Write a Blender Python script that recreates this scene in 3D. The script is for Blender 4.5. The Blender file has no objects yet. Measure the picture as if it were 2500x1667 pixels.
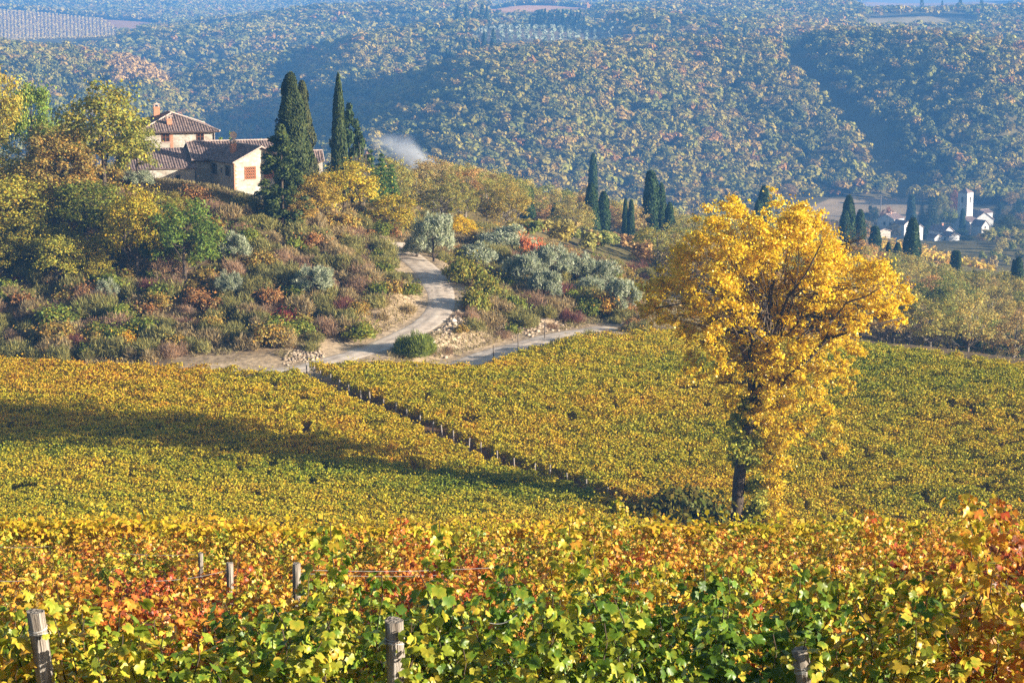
import bpy, math, random
import numpy as np
from mathutils import Vector, Matrix

# ------------------------------------------------------------------ camera, sky, sun, exposure
SC = bpy.context.scene
COL = SC.collection
F = 4861.0                                   # focal length in pixels of the 2500 x 1667 photograph
CX, CY, YH = 1250.0, 833.5, -40.0            # image centre, image row of the horizon
TH = math.atan((CY - YH) / F)
cam_d = bpy.data.cameras.new("camera"); cam_d.lens = 70.0; cam_d.sensor_width = 36.0
cam_d.clip_start = 0.5; cam_d.clip_end = 12000.0
cam = bpy.data.objects.new("camera", cam_d); COL.objects.link(cam)
cam.location = (0, 0, 0); cam.rotation_euler = (math.pi / 2 - TH, 0, 0)
SC.camera = cam

SUN_AZ, SUN_EL = math.radians(107.5), math.radians(13.0)      # azimuth clockwise from +Y
w = bpy.data.worlds.new("World"); SC.world = w; w.use_nodes = True
nt = w.node_tree
bg = nt.nodes["Background"]; sky = nt.nodes.new("ShaderNodeTexSky")
sky.sky_type = 'NISHITA'; sky.sun_disc = False
sky.sun_elevation = SUN_EL; sky.sun_rotation = SUN_AZ
sky.dust_density = 1.0; sky.air_density = 1.0
nt.links.new(sky.outputs[0], bg.inputs[0]); bg.inputs[1].default_value = 0.068
sd = bpy.data.lights.new("sun", 'SUN'); sd.energy = 5.0; sd.angle = math.radians(0.5); sd.color = (1.0, 0.92, 0.78)
sun = bpy.data.objects.new("sun", sd); COL.objects.link(sun)
SUN_DIR = Vector((math.sin(SUN_AZ) * math.cos(SUN_EL), math.cos(SUN_AZ) * math.cos(SUN_EL), math.sin(SUN_EL)))
sun.rotation_euler = SUN_DIR.to_track_quat('Z', 'Y').to_euler()
SC.view_settings.view_transform = 'Standard'; SC.view_settings.look = 'None'
SC.view_settings.exposure = 1.5; SC.view_settings.gamma = 1.0
SC.render.engine = 'CYCLES'
cy = SC.cycles
cy.max_bounces = 4; cy.diffuse_bounces = 2; cy.glossy_bounces = 1; cy.transmission_bounces = 3
cy.transparent_max_bounces = 4; cy.volume_bounces = 0
cy.use_denoising = False
cy.caustics_reflective = False; cy.caustics_refractive = False

# ------------------------------------------------------------------ helpers
RND = np.random.default_rng(7)
COSH, SINH = math.cos(TH), math.sin(TH)

def P(px, py, D):
    a = (px - CX) / F; b = (CY - py) / F
    dy = COSH + b * SINH; dz = -SINH + b * COSH
    return np.array((a / dy * D, D, dz / dy * D))

def proj(x, y, z):
    d = y * COSH - z * SINH
    return CX + F * x / d, CY - F * (z * COSH + y * SINH) / d

def px_per_m(D):
    return F / D

def _hash(ix, iy, seed):
    h = (ix.astype(np.int64) * 374761393 + iy.astype(np.int64) * 668265263 + seed * 974634777) & 0x7fffffff
    h = ((h ^ (h >> 13)) * 1274126177) & 0x7fffffff
    return ((h ^ (h >> 16)) & 0xffff) / 65535.0

def vnoise(x, y, seed=0):
    x = np.asarray(x, float); y = np.asarray(y, float)
    ix = np.floor(x); iy = np.floor(y); fx = x - ix; fy = y - iy
    fx = fx * fx * (3 - 2 * fx); fy = fy * fy * (3 - 2 * fy)
    a = _hash(ix, iy, seed); b = _hash(ix + 1, iy, seed); c = _hash(ix, iy + 1, seed); d = _hash(ix + 1, iy + 1, seed)
    return (a * (1 - fx) + b * fx) * (1 - fy) + (c * (1 - fx) + d * fx) * fy

def fbm(x, y, seed=0, n=3):
    s = 0; amp = 0.5; tot = 0
    for i in range(n):
        s = s + amp * vnoise(x * 2 ** i, y * 2 ** i, seed + i * 17); tot += amp; amp *= 0.5
    return s / tot                                          # 0..1

def smooth(a, b, x):
    s = np.clip((x - a) / (b - a), 0, 1)
    return s * s * (3 - 2 * s)

def mesh_np(name, V, faces, k, cols=None, mat=None, smooth_shade=False):
    """V (n,3), faces (m,k) -> mesh; cols (n,3) stored as the point colour attribute 'col'."""
    me = bpy.data.meshes.new(name)
    V = np.ascontiguousarray(V, np.float32); faces = np.ascontiguousarray(faces, np.int32)
    me.vertices.add(len(V)); me.vertices.foreach_set("co", V.ravel())
    me.loops.add(faces.size); me.loops.foreach_set("vertex_index", faces.ravel())
    me.polygons.add(len(faces)); me.polygons.foreach_set("loop_start", np.arange(0, faces.size, k, dtype=np.int32))
    me.update(calc_edges=True)
    if smooth_shade:
        me.polygons.foreach_set("use_smooth", np.ones(len(faces), bool))
    if cols is not None:
        at = me.color_attributes.new("col", 'FLOAT_COLOR', 'POINT')
        c = np.ones((len(V), 4), np.float32); c[:, :cols.shape[1]] = cols
        at.data.foreach_set("color", c.ravel())
    if mat: me.materials.append(mat)
    return me

def unit(v):
    return v / np.maximum(np.linalg.norm(v, axis=-1, keepdims=True), 1e-9)

def cards(C, N, size, rng, aspect=0.62, up=None, fold=0.12):
    """kite shaped leaf quads: centres C, normals N, lengths size; up = preferred tip direction. -> V (4n,3), F (n,4)"""
    n = len(C); N = unit(N)
    T = rng.normal(size=(n, 3)) if up is None else up + rng.normal(size=(n, 3)) * 0.25
    T = unit(T - N * (T * N).sum(1, keepdims=True)); S = np.cross(N, T)
    h = np.broadcast_to(np.asarray(size, float), (n,))[:, None] * 0.5
    V = np.empty((n, 4, 3))
    V[:, 0] = C - T * h; V[:, 2] = C + T * h
    V[:, 1] = C + S * h * aspect + T * h * 0.1 + N * h * fold; V[:, 3] = C - S * h * aspect + T * h * 0.1 + N * h * fold
    return V.reshape(-1, 3), np.arange(4 * n).reshape(n, 4)

def sphere_dirs(n, rng):
    return unit(rng.normal(size=(n, 3)))

class Acc:
    """collects tubes, boxes and free faces for one mesh (polygons of any size)"""
    def __init__(self): self.v = []; self.f = []
    def face(self, pts):
        i = len(self.v); self.v += [tuple(p) for p in pts]; self.f.append(list(range(i, i + len(pts))))
    def box(self, lo, hi, M=None):
        x0, y0, z0 = lo; x1, y1, z1 = hi; i = len(self.v)
        p = [(x0, y0, z0), (x1, y0, z0), (x1, y1, z0), (x0, y1, z0), (x0, y0, z1), (x1, y0, z1), (x1, y1, z1), (x0, y1, z1)]
        if M is not None: p = [tuple(M @ Vector(q)) for q in p]
        self.v += p
        self.f += [[i + a for a in q] for q in ((3, 2, 1, 0), (4, 5, 6, 7), (0, 1, 5, 4), (1, 2, 6, 5), (2, 3, 7, 6), (3, 0, 4, 7))]
    def tube(self, pts, rad, n=6, cap=True, wob=0.0, rng=None):
        pts = [Vector(p) for p in pts]; i0 = len(self.v)
        for k, p in enumerate(pts):
            t = (pts[min(k + 1, len(pts) - 1)] - pts[max(k - 1, 0)]).normalized()
            a = t.orthogonal().normalized() if abs(t.z) > 0.95 else t.cross(Vector((0, 0, 1))).normalized()
            b = t.cross(a)
            r = rad[k] if hasattr(rad, '__len__') else rad
            for j in range(n):
                q = 2 * math.pi * j / n
                rr = r * (1 + (rng.uniform(-wob, wob) if wob else 0))
                self.v.append(tuple(p + (a * math.cos(q) + b * math.sin(q)) * rr))
        for k in range(len(pts) - 1):
            for j in range(n):
                j2 = (j + 1) % n; a = i0 + k * n; b = a + n
                self.f.append([a + j, a + j2, b + j2, b + j])
        if cap:
            e = i0 + (len(pts) - 1) * n
            self.f.append([e + j for j in range(n)]); self.f.append([i0 + n - 1 - j for j in range(n)])
    def mesh(self, name, mat=None, smooth_shade=False):
        me = bpy.data.meshes.new(name); me.from_pydata(self.v, [], self.f)
        if mat: me.materials.append(mat)
        if smooth_shade: me.polygons.foreach_set("use_smooth", np.ones(len(me.polygons), bool))
        me.update(); return me

def tag(o, label=None, cat=None, group=None, kind=None):
    if label: o["label"] = label
    if cat: o["category"] = cat
    if group: o["group"] = group
    if kind: o["kind"] = kind
    return o

def obj(name, me, parent=None, loc=None, rz=None, scale=None, color=None):
    o = bpy.data.objects.new(name, me); COL.objects.link(o)
    if parent: o.parent = parent
    if loc is not None: o.location = tuple(float(q) for q in loc)
    if rz is not None: o.rotation_euler = (0, 0, rz)
    if scale is not None: o.scale = scale if hasattr(scale, '__len__') else (scale,) * 3
    if color is not None: o.color = (*color, 1.0) if len(color) == 3 else color
    return o

LAB = []                                     # (object, base label): repeats get an ordinal by their place in the photo
def later(o, base, cat, group):
    tag(o, base, cat, group); LAB.append((o, base)); return o
ORD = "first second third fourth fifth sixth seventh eighth ninth tenth eleventh twelfth thirteenth fourteenth fifteenth sixteenth seventeenth eighteenth nineteenth".split()
TENS = {2: "twent", 3: "thirt", 4: "fort", 5: "fift", 6: "sixt", 7: "sevent", 8: "eight", 9: "ninet"}
def ordinal(i):
    if i <= 19: return ORD[i - 1]
    t, u = divmod(i, 10)
    return TENS[t] + "ieth" if u == 0 else TENS[t] + "y-" + ORD[u - 1]

# ------------------------------------------------------------------ materials
def new_mat(name):
    m = bpy.data.materials.new(name); m.use_nodes = True
    n = m.node_tree; b = n.nodes["Principled BSDF"]
    return m, n, b

def leaf_mat(name, transl=0.3, rough=0.5, spec=0.25):
    m, n, b = new_mat(name)
    at = n.nodes.new("ShaderNodeAttribute"); at.attribute_name = "col"
    oi = n.nodes.new("ShaderNodeObjectInfo")
    mx = n.nodes.new("ShaderNodeMix"); mx.data_type = 'RGBA'; mx.blend_type = 'MULTIPLY'; mx.inputs[0].default_value = 1.0
    n.links.new(at.outputs["Color"], mx.inputs[6]); n.links.new(oi.outputs["Color"], mx.inputs[7])
    n.links.new(mx.outputs[2], b.inputs["Base Color"])
    b.inputs["Roughness"].default_value = rough; b.inputs["Specular IOR Level"].default_value = spec
    if transl:
        tr = n.nodes.new("ShaderNodeBsdfTranslucent"); ms = n.nodes.new("ShaderNodeMixShader"); ms.inputs[0].default_value = transl
        n.links.new(mx.outputs[2], tr.inputs[0]); n.links.new(b.outputs[0], ms.inputs[1]); n.links.new(tr.outputs[0], ms.inputs[2])
        n.links.new(ms.outputs[0], n.nodes["Material Output"].inputs[0])
    return m

def noise_mat(name, c1, c2, scale=4.0, rough=0.85, bump=0.0, detail=5.0, stretch=None, c3=None, use_obj=False):
    m, n, b = new_mat(name)
    tc = n.nodes.new("ShaderNodeTexCoord"); mp = n.nodes.new("ShaderNodeMapping")
    n.links.new(tc.outputs["Object"], mp.inputs[0])
    if stretch: mp.inputs["Scale"].default_value = stretch
    ns = n.nodes.new("ShaderNodeTexNoise"); ns.inputs["Scale"].default_value = scale; ns.inputs["Detail"].default_value = detail
    n.links.new(mp.outputs[0], ns.inputs["Vector"])
    cr = n.nodes.new("ShaderNodeValToRGB"); cr.color_ramp.elements[0].position = 0.32; cr.color_ramp.elements[1].position = 0.68
    cr.color_ramp.elements[0].color = (*c1, 1); cr.color_ramp.elements[1].color = (*c2, 1)
    if c3:
        e = cr.color_ramp.elements.new(0.5); e.color = (*c3, 1)
    n.links.new(ns.outputs["Fac"], cr.inputs[0]); n.links.new(cr.outputs[0], b.inputs["Base Color"])
    b.inputs["Roughness"].default_value = rough; b.inputs["Specular IOR Level"].default_value = 0.2
    if bump:
        bp = n.nodes.new("ShaderNodeBump"); bp.inputs["Strength"].default_value = bump; bp.inputs["Distance"].default_value = 0.05
        n.links.new(ns.outputs["Fac"], bp.inputs["Height"]); n.links.new(bp.outputs[0], b.inputs["Normal"])
    return m

def stone_mat(name, ca, cb, mortar, scale, obj_bump=0.5):
    m, n, b = new_mat(name)
    tc = n.nodes.new("ShaderNodeTexCoord"); mp = n.nodes.new("ShaderNodeMapping"); mp.inputs["Scale"].default_value = (1, 1, 1.7)
    n.links.new(tc.outputs["Object"], mp.inputs[0])
    vo = n.nodes.new("ShaderNodeTexVoronoi"); vo.inputs["Scale"].default_value = scale
    ve = n.nodes.new("ShaderNodeTexVoronoi"); ve.feature = 'DISTANCE_TO_EDGE'; ve.inputs["Scale"].default_value = scale
    ns = n.nodes.new("ShaderNodeTexNoise"); ns.inputs["Scale"].default_value = 0.8; ns.inputs["Detail"].default_value = 6
    for q in (vo, ve, ns): n.links.new(mp.outputs[0], q.inputs["Vector"])
    hs = n.nodes.new("ShaderNodeSeparateColor"); n.links.new(vo.outputs["Color"], hs.inputs[0])
    m1 = n.nodes.new("ShaderNodeMix"); m1.data_type = 'RGBA'; m1.inputs[6].default_value = (*ca, 1); m1.inputs[7].default_value = (*cb, 1)
    n.links.new(hs.outputs[0], m1.inputs[0])
    ml = n.nodes.new("ShaderNodeMath"); ml.operation = 'LESS_THAN'; ml.inputs[1].default_value = 0.068
    n.links.new(ve.outputs["Distance"], ml.inputs[0])
    m2 = n.nodes.new("ShaderNodeMix"); m2.data_type = 'RGBA'; m2.inputs[7].default_value = (*mortar, 1)
    n.links.new(ml.outputs[0], m2.inputs[0]); n.links.new(m1.outputs[2], m2.inputs[6])
    m3 = n.nodes.new("ShaderNodeMix"); m3.data_type = 'RGBA'; m3.blend_type = 'MULTIPLY'; m3.inputs[0].default_value = 0.6
    cr = n.nodes.new("ShaderNodeValToRGB"); cr.color_ramp.elements[0].position = 0.3; cr.color_ramp.elements[1].position = 0.6
    cr.color_ramp.elements[0].color = (0.62, 0.52, 0.42, 1); cr.color_ramp.elements[1].color = (1, 1, 1, 1)
    n.links.new(ns.outputs["Fac"], cr.inputs[0]); n.links.new(m2.outputs[2], m3.inputs[6]); n.links.new(cr.outputs[0], m3.inputs[7])
    n.links.new(m3.outputs[2], b.inputs["Base Color"]); b.inputs["Roughness"].default_value = 0.9
    bp = n.nodes.new("ShaderNodeBump"); bp.inputs["Strength"].default_value = obj_bump; bp.inputs["Distance"].default_value = 0.068
    n.links.new(ve.outputs["Distance"], bp.inputs["Height"]); n.links.new(bp.outputs[0], b.inputs["Normal"])
    return m

M_LEAF = leaf_mat("leaf", 0.34, 0.55, 0.14)
M_POPLAR = leaf_mat("poplar_leaf", 0.48, 0.4, 0.35)
M_FAR = leaf_mat("far_leaf", 0.22, 0.8, 0.05)
M_NEEDLE = leaf_mat("needle", 0.10, 0.6, 0.12)
M_BARK = noise_mat("bark", (0.035, 0.024, 0.016), (0.11, 0.08, 0.055), 6, 0.95, 0.6, stretch=(3, 3, 0.6))
M_PALEBARK = noise_mat("pale_bark", (0.10, 0.08, 0.06), (0.24, 0.20, 0.15), 6, 0.95, 0.5, stretch=(3, 3, 0.6))
M_STONE = stone_mat("stone_wall", (0.34, 0.29, 0.23), (0.56, 0.50, 0.42), (0.40, 0.355, 0.29), 2.6)
M_PLASTER = noise_mat("white_plaster", (0.40, 0.375, 0.34), (0.60, 0.57, 0.53), 1.2, 0.9)
M_BRICK = noise_mat("brick", (0.38, 0.15, 0.08), (0.55, 0.27, 0.16), 9, 0.9, 0.4)
M_TILE = noise_mat("roof_tile", (0.10, 0.072, 0.066), (0.36, 0.25, 0.20), 2.6, 0.9, 0.3, detail=8, c3=(0.21, 0.145, 0.125))
M_VERGE = noise_mat("verge_tile", (0.36, 0.25, 0.20), (0.55, 0.43, 0.36), 5, 0.9)
M_TERRA = noise_mat("terracotta", (0.36, 0.12, 0.05), (0.48, 0.20, 0.10), 8, 0.85)
M_WOOD = noise_mat("brown_wood", (0.16, 0.055, 0.025), (0.26, 0.10, 0.05), 7, 0.6)
M_DARK = noise_mat("dark_opening", (0.012, 0.010, 0.010), (0.03, 0.026, 0.025), 3, 0.3)
M_SHUT = noise_mat("grey_shutter", (0.10, 0.09, 0.085), (0.17, 0.15, 0.14), 6, 0.7)
M_PIPE = noise_mat("copper_pipe", (0.06, 0.04, 0.03), (0.12, 0.075, 0.055), 8, 0.5)
M_POST = noise_mat("weathered_post", (0.11, 0.085, 0.065), (0.36, 0.31, 0.26), 9, 0.9, 0.8, detail=7, stretch=(5, 5, 0.35), c3=(0.25, 0.21, 0.17))
M_DKPOST = noise_mat("old_post", (0.06, 0.045, 0.035), (0.20, 0.16, 0.13), 7, 0.9, 0.4, stretch=(4, 4, 0.6))
M_WIRE = noise_mat("wire", (0.32, 0.30, 0.28), (0.5, 0.48, 0.45), 30, 0.45)
M_ROCK = noise_mat("pale_rock", (0.42, 0.34, 0.25), (0.72, 0.63, 0.52), 2.2, 0.95, 0.6, detail=7)
M_GREEN_ROOF = noise_mat("green_roof", (0.10, 0.28, 0.24), (0.16, 0.36, 0.30), 2, 0.6)

def ground_mat():
    m, n, b = new_mat("ground_soil")
    at = n.nodes.new("ShaderNodeAttribute"); at.attribute_name = "col"
    tc = n.nodes.new("ShaderNodeTexCoord")
    ns = n.nodes.new("ShaderNodeTexNoise"); ns.inputs["Scale"].default_value = 1.6; ns.inputs["Detail"].default_value = 9
    n.links.new(tc.outputs["Object"], ns.inputs["Vector"])
    cr = n.nodes.new("ShaderNodeValToRGB"); cr.color_ramp.elements[0].position = 0.3; cr.color_ramp.elements[1].position = 0.7
    cr.color_ramp.elements[0].color = (0.55, 0.52, 0.5, 1); cr.color_ramp.elements[1].color = (1.25, 1.2, 1.12, 1)
    n.links.new(ns.outputs["Fac"], cr.inputs[0])
    mx = n.nodes.new("ShaderNodeMix"); mx.data_type = 'RGBA'; mx.blend_type = 'MULTIPLY'; mx.inputs[0].default_value = 1
    n.links.new(at.outputs["Color"], mx.inputs[6]); n.links.new(cr.outputs[0], mx.inputs[7])
    n.links.new(mx.outputs[2], b.inputs["Base Color"]); b.inputs["Roughness"].default_value = 0.95; b.inputs["Specular IOR Level"].default_value = 0.1
    bp = n.nodes.new("ShaderNodeBump"); bp.inputs["Strength"].default_value = 0.6; bp.inputs["Distance"].default_value = 0.15
    n.links.new(ns.outputs["Fac"], bp.inputs["Height"]); n.links.new(bp.outputs[0], b.inputs["Normal"])
    return m
M_GROUND = ground_mat()

# ------------------------------------------------------------------ terrain
CTRL = []
for px, py, D in [
    # bottom of the valley and vineyard floor
    (1790, 1320, 135), (1500, 1275, 136), (1200, 1150, 148), (950, 1015, 160), (760, 935, 170),
    (500, 930, 172), (200, 930, 172), (-200, 930, 174), (0, 1190, 138), (-300, 1190, 138), (500, 1200, 138),
    (720, 905, 176), (1300, 960, 168), (1500, 880, 183), (1800, 880, 184), (2100, 885, 181), (2500, 935, 172), (2800, 985, 165),
    (2000, 1150, 150), (2400, 1200, 146), (2300, 1420, 124), (1000, 1340, 124), (2700, 1350, 128),
    # road and bank
    (860, 872, 182), (930, 850, 186), (1000, 815, 191), (1080, 765, 197), (1100, 720, 204), (1080, 680, 211), (1040, 640, 219), (990, 615, 226),
    (1150, 890, 184), (1250, 850, 190), (1380, 822, 197), (1500, 800, 202),
    # house hill
    (700, 548, 213), (640, 534, 215), (565, 478, 219), (460, 446, 220), (350, 440, 220), (100, 450, 222), (-150, 450, 224), (0, 560, 210), (300, 600, 206), (300, 700, 197), (300, 800, 188), (300, 865, 182),
    (0, 800, 188), (-200, 865, 182), (0, 870, 182), (560, 860, 182), (700, 800, 190), (700, 700, 199), (800, 700, 201), (850, 600, 215), (900, 560, 225),
    (600, 600, 206), (750, 520, 222), (950, 530, 241), (620, 505, 232), (480, 478, 230), (650, 495, 245), (350, 465, 242), (50, 440, 242),
    # bank between the roads and olive grove
    (1130, 790, 201), (1200, 740, 207), (1290, 725, 212), (1250, 640, 232), (1380, 660, 235), (1450, 700, 233), (1100, 600, 240), (1150, 560, 262),
    (1500, 740, 222), (1560, 700, 240),
    # middle wood
    (1000, 470, 300), (1200, 525, 305), (1100, 500, 350), (1350, 560, 340), (1580, 600, 375), (1430, 585, 365), (1300, 535, 400), (1500, 640, 280),
    (1850, 640, 410), (1700, 680, 330), (1900, 700, 320), (2150, 780, 300), (2300, 870, 262), (2500, 900, 255), (2230, 645, 425), (2480, 705, 395), (2330, 665, 410), (2200, 720, 345),
    (2500, 800, 320), (2400, 660, 520), (2150, 605, 560), (2380, 655, 590), (2500, 700, 560), (2700, 740, 520)]:
    CTRL.append(P(px, py, D))
for x, y, z in [(-30, 300, -38), (-80, 300, -38), (-130, 300, -40), (-30, 420, -62), (-90, 420, -66), (-150, 420, -70), (-20, 560, -92), (-110, 560, -95), (-200, 560, -98),
                (40, 480, -66), (40, 600, -92), (90, 600, -88), (0, 650, -100), (-160, 650, -104), (120, 680, -88), (200, 680, -90)]:
    CTRL.append(np.array((x, y, z), float))
for y, zc in [(0, -1.75), (6, -3.5), (11, -5.2), (17, -6.95), (24, -8.9), (32, -10.9), (40, -12.9), (50, -15.5), (62, -19.2), (76, -24.0), (92, -29.0), (106, -32.6)]:
    for q in (-0.36, -0.18, 0, 0.18, 0.36):
        x = q * (y + 12)
        zz = zc + (0.75 * smooth(0.06, 0.34, q) * smooth(6, 14, y) * (1 - smooth(24, 60, y)) if q > 0 else 0) + (0.9 * (-q) * smooth(40, 90, y) * 4 if q < 0 else -2.2 * q * smooth(70, 100, y))
        CTRL.append(np.array((x, y, zz), float))
CTRL = np.array(CTRL)
_A = CTRL[:, :2] / 60.0
def _phi(r2):
    return np.where(r2 > 1e-12, 0.5 * r2 * np.log(np.maximum(r2, 1e-12)), 0.0)
_n = len(_A)
_K = _phi(((_A[:, None] - _A[None]) ** 2).sum(-1)) + np.eye(_n) * 0.004
_Q = np.hstack([np.ones((_n, 1)), _A])
_S = np.zeros((_n + 3, _n + 3)); _S[:_n, :_n] = _K; _S[:_n, _n:] = _Q; _S[_n:, :_n] = _Q.T
_W = np.linalg.solve(_S, np.concatenate([CTRL[:, 2], np.zeros(3)]))
def z_near(x, y):
    sh = np.shape(x); q = np.stack([np.ravel(x), np.ravel(y)], 1) / 60.0
    out = np.empty(len(q))
    for i in range(0, len(q), 20000):
        s = q[i:i + 20000]
        d = ((s[:, None, 0] - _A[None, :, 0]) ** 2 + (s[:, None, 1] - _A[None, :, 1]) ** 2)
        out[i:i + 20000] = _phi(d) @ _W[:_n] + _W[_n] + s @ _W[_n + 1:]
    return out.reshape(sh)

TG = np.linspace(-0.6, 0.6, 1201)
def prep(pts, foot):
    """ridge (px,py,D) and foot (px,D,z) -> smooth tables over t = x/y"""
    R = np.array([P(*p) for p in pts]); t = R[:, 0] / R[:, 1]
    Dr = np.interp(TG, t, R[:, 1]); Zr = np.interp(TG, t, R[:, 2])
    ft = np.array([(p[0] - CX) / F for p in foot]) / (COSH)
    Df = np.interp(TG, ft, [p[1] for p in foot]); Zf = np.interp(TG, ft, [p[2] for p in foot])
    k = np.exp(-np.linspace(-2, 2, 41) ** 2); k /= k.sum()
    sm = lambda a: np.convolve(np.pad(a, 20, mode='edge'), k, 'valid')
    return sm(Dr), sm(Zr), sm(Df), sm(Zf)
LAYERS = []
def layer(pts, foot, back, seed, amp):
    LAYERS.append((prep(pts, foot), back, seed, amp))
# main wooded hill, right and centre
layer([(-900, 700, 1050), (300, 560, 1050), (620, 470, 1050), (760, 385, 1080), (870, 315, 1130), (960, 255, 1180), (1060, 190, 1220), (1150, 150, 1250), (1250, 133, 1280), (1400, 125, 1300), (1600, 120, 1310),
       (1800, 115, 1300), (1900, 112, 1300), (2000, 93, 1320), (2200, 100, 1300), (2350, 122, 1270), (2500, 140, 1250), (3000, 170, 1250)],
      [(0, 800, -112), (900, 820, -108), (1300, 880, -110), (1700, 960, -112), (2000, 1035, -112), (2230, 1050, -112), (2350, 1055, -112), (2500, 1075, -112), (2900, 1100, -112)], 0.10, 11, 16)
# hill behind it to the left, rising to the olive grove plateau
layer([(-900, 420, 1350), (200, 300, 1370), (330, 252, 1400), (420, 222, 1420), (500, 190, 1440), (600, 160, 1470), (700, 150, 1500), (860, 112, 1540), (980, 92, 1570), (1130, 72, 1640), (1300, 68, 1700), (1500, 72, 1720), (1650, 88, 1720), (2000, 95, 1720), (3000, 150, 1700)],
      [(0, 1180, -112), (600, 1120, -110), (1000, 1260, -75), (1500, 1420, -52), (2500, 1450, -60)], 0.06, 23, 15)
# left spur lit by the sun
layer([(-700, 60, 1400), (-100, 92, 1400), (0, 95, 1400), (100, 118, 1390), (220, 150, 1380), (330, 160, 1370), (375, 185, 1350), (410, 235, 1330), (480, 330, 1300), (700, 480, 1250), (2500, 700, 1250)],
      [(0, 900, -112), (500, 1000, -112)], 0.12, 31, 12)
# long hill beyond the left valley
layer([(-700, 130, 2100), (100, 120, 2150), (180, 108, 2150), (260, 98, 2200), (400, 78, 2250), (520, 60, 2250), (650, 45, 2200), (800, 34, 2200), (950, 26, 2150), (1100, 22, 2150), (1300, 30, 2150), (1600, 40, 2200), (3000, 70, 2200)],
      [(0, 1700, -90), (400, 1600, -100), (1000, 1800, -55), (2000, 1850, -50)], 0.05, 41, 18)
# far vineyard hill at the left edge
layer([(-700, 10, 2650), (-100, 18, 2650), (0, 24, 2650), (120, 33, 2650), (220, 45, 2640), (330, 50, 2640), (420, 60, 2640), (600, 70, 2640), (2500, 90, 2600)],
      [(0, 2150, -66), (300, 2300, -66), (2500, 2300, -70)], 0.03, 51, 3)
# high ground at the right, fields and woods
layer([(-700, 120, 2000), (900, 70, 2000), (1150, 40, 2050), (1250, 10, 2350), (1350, 12, 2400), (1500, 25, 2300), (1620, 24, 2150), (1750, 18, 2150), (1900, 20, 2200), (2100, 22, 2250), (2250, 18, 2300), (2400, 26, 2200), (2600, 30, 2100), (3200, 40, 2100)],
      [(0, 1750, -70), (1200, 1780, -52), (1500, 1700, -54), (1900, 1450, -46), (2500, 1450, -52)], 0.03, 61, 8)
# skyline
layer([(-700, -6, 3600), (0, -2, 3600), (250, 3, 3600), (450, 6, 3600), (560, 12, 3600), (640, 12, 3600), (760, 5, 3600), (900, -4, 3600), (1200, -10, 3600), (1600, -8, 3600), (1900, -4, 3600), (2080, 3, 3600), (2200, 8, 3600), (2320, 6, 3600), (2420, 2, 3600), (2600, -4, 3600), (3200, -8, 3600)],
      [(0, 2500, -60), (2500, 2500, -55)], 0.02, 71, 10)

GULLY = None
def z_far(x, y):
    t = np.clip(x / np.maximum(y, 1), -0.59, 0.59)
    zs = [-85 - 27 * smooth(620, 930, y) + 0 * t]
    for (Dr, Zr, Df, Zf), back, seed, amp in LAYERS:
        dr = np.interp(t, TG, Dr); zr = np.interp(t, TG, Zr); df = np.interp(t, TG, Df); zf = np.interp(t, TG, Zf)
        s = np.clip((y - df) / (dr - df), 0, 1)
        sh = 0.45 * s + 0.55 * (s * s * (3 - 2 * s))
        h = np.where(y < dr, zf + (zr - zf) * sh, zr - back * (y - dr))
        h = np.where(y < df, zf - 40 * np.clip((df - y) / 150, 0, 2), h)
        nz = fbm(x / 110.0 + seed, y / 210.0, seed, 3) - 0.5
        if seed == 11 or seed == 23:                                  # spurs and folds running down the slope
            nz = nz + 1.25 * (fbm((x + 0.16 * y) / 125.0 + seed, y / 700.0, seed + 5, 2) - 0.5)
        h = h + nz * amp * 2 * np.sin(np.pi * np.clip(s, 0, 1)) ** 0.7 * (y < dr + 200)
        zs.append(h)
    Z = np.array(zs); k = 3.0; mx = Z.max(0)
    out = mx + k * np.log(np.exp((Z - mx) / k).sum(0)) - k * 0.3
    if GULLY is not None:
        out = out - 6 * np.exp(-(poly_dist(x, y, GULLY) / 17.0) ** 2)
    return out

def poly_dist(x, y, pl):
    d = np.full(np.shape(x), 1e9)
    for (x0, y0), (x1, y1) in zip(pl[:-1], pl[1:]):
        ux, uy = x1 - x0, y1 - y0; L2 = ux * ux + uy * uy
        s = np.clip(((x - x0) * ux + (y - y0) * uy) / L2, 0, 1)
        d = np.minimum(d, np.hypot(x - x0 - s * ux, y - y0 - s * uy))
    return d

ROAD1 = ROAD2 = None
def zf(x, y, bump=True):
    x = np.asarray(x, float); y = np.asarray(y, float)
    b = smooth(600, 740, y)
    z = np.where(b < 1, z_near(x, np.minimum(y, 760)) * (1 - b), 0) + np.where(b > 0, z_far(x, np.maximum(y, 590)) * b, 0)
    if bump:
        a = smooth(176, 190, y) * (1 - smooth(700, 900, y))
        z = z + a * (fbm(x / 6.0, y / 6.0, 5, 3) - 0.5) * 1.1
        if ROAD1 is not None:
            for rd, wd in ((ROAD1, 2.6), (ROAD2, 2.6)):
                near = (y > 150) & (y < 260)
                if np.any(near):
                    d = poly_dist(x, y, rd[:, :2])
                    k = (1 - smooth(wd * 0.75, wd * 2.0, d)) * near
                    z = z * (1 - k) + (np.interp(y, rd[:, 1], rd[:, 2]) - 0.06) * k
    return z

def hit(px, py, d0=100.0, d1=2600.0):
    """where the view ray through a pixel of the photograph meets the ground"""
    D = np.concatenate([np.arange(d0, 700, 0.5), np.arange(max(700, d0), d1, 3.0)]) if d0 < 700 else np.arange(d0, d1, 3.0)
    u = P(px, py, 1.0)
    h = zf(u[0] * D, D) - u[2] * D
    i = np.argmax(h > 0)
    if not h.max() > 0: i = len(D) - 1
    return np.array((u[0] * D[i], D[i], float(zf(u[0] * D[i], D[i]))))

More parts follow.
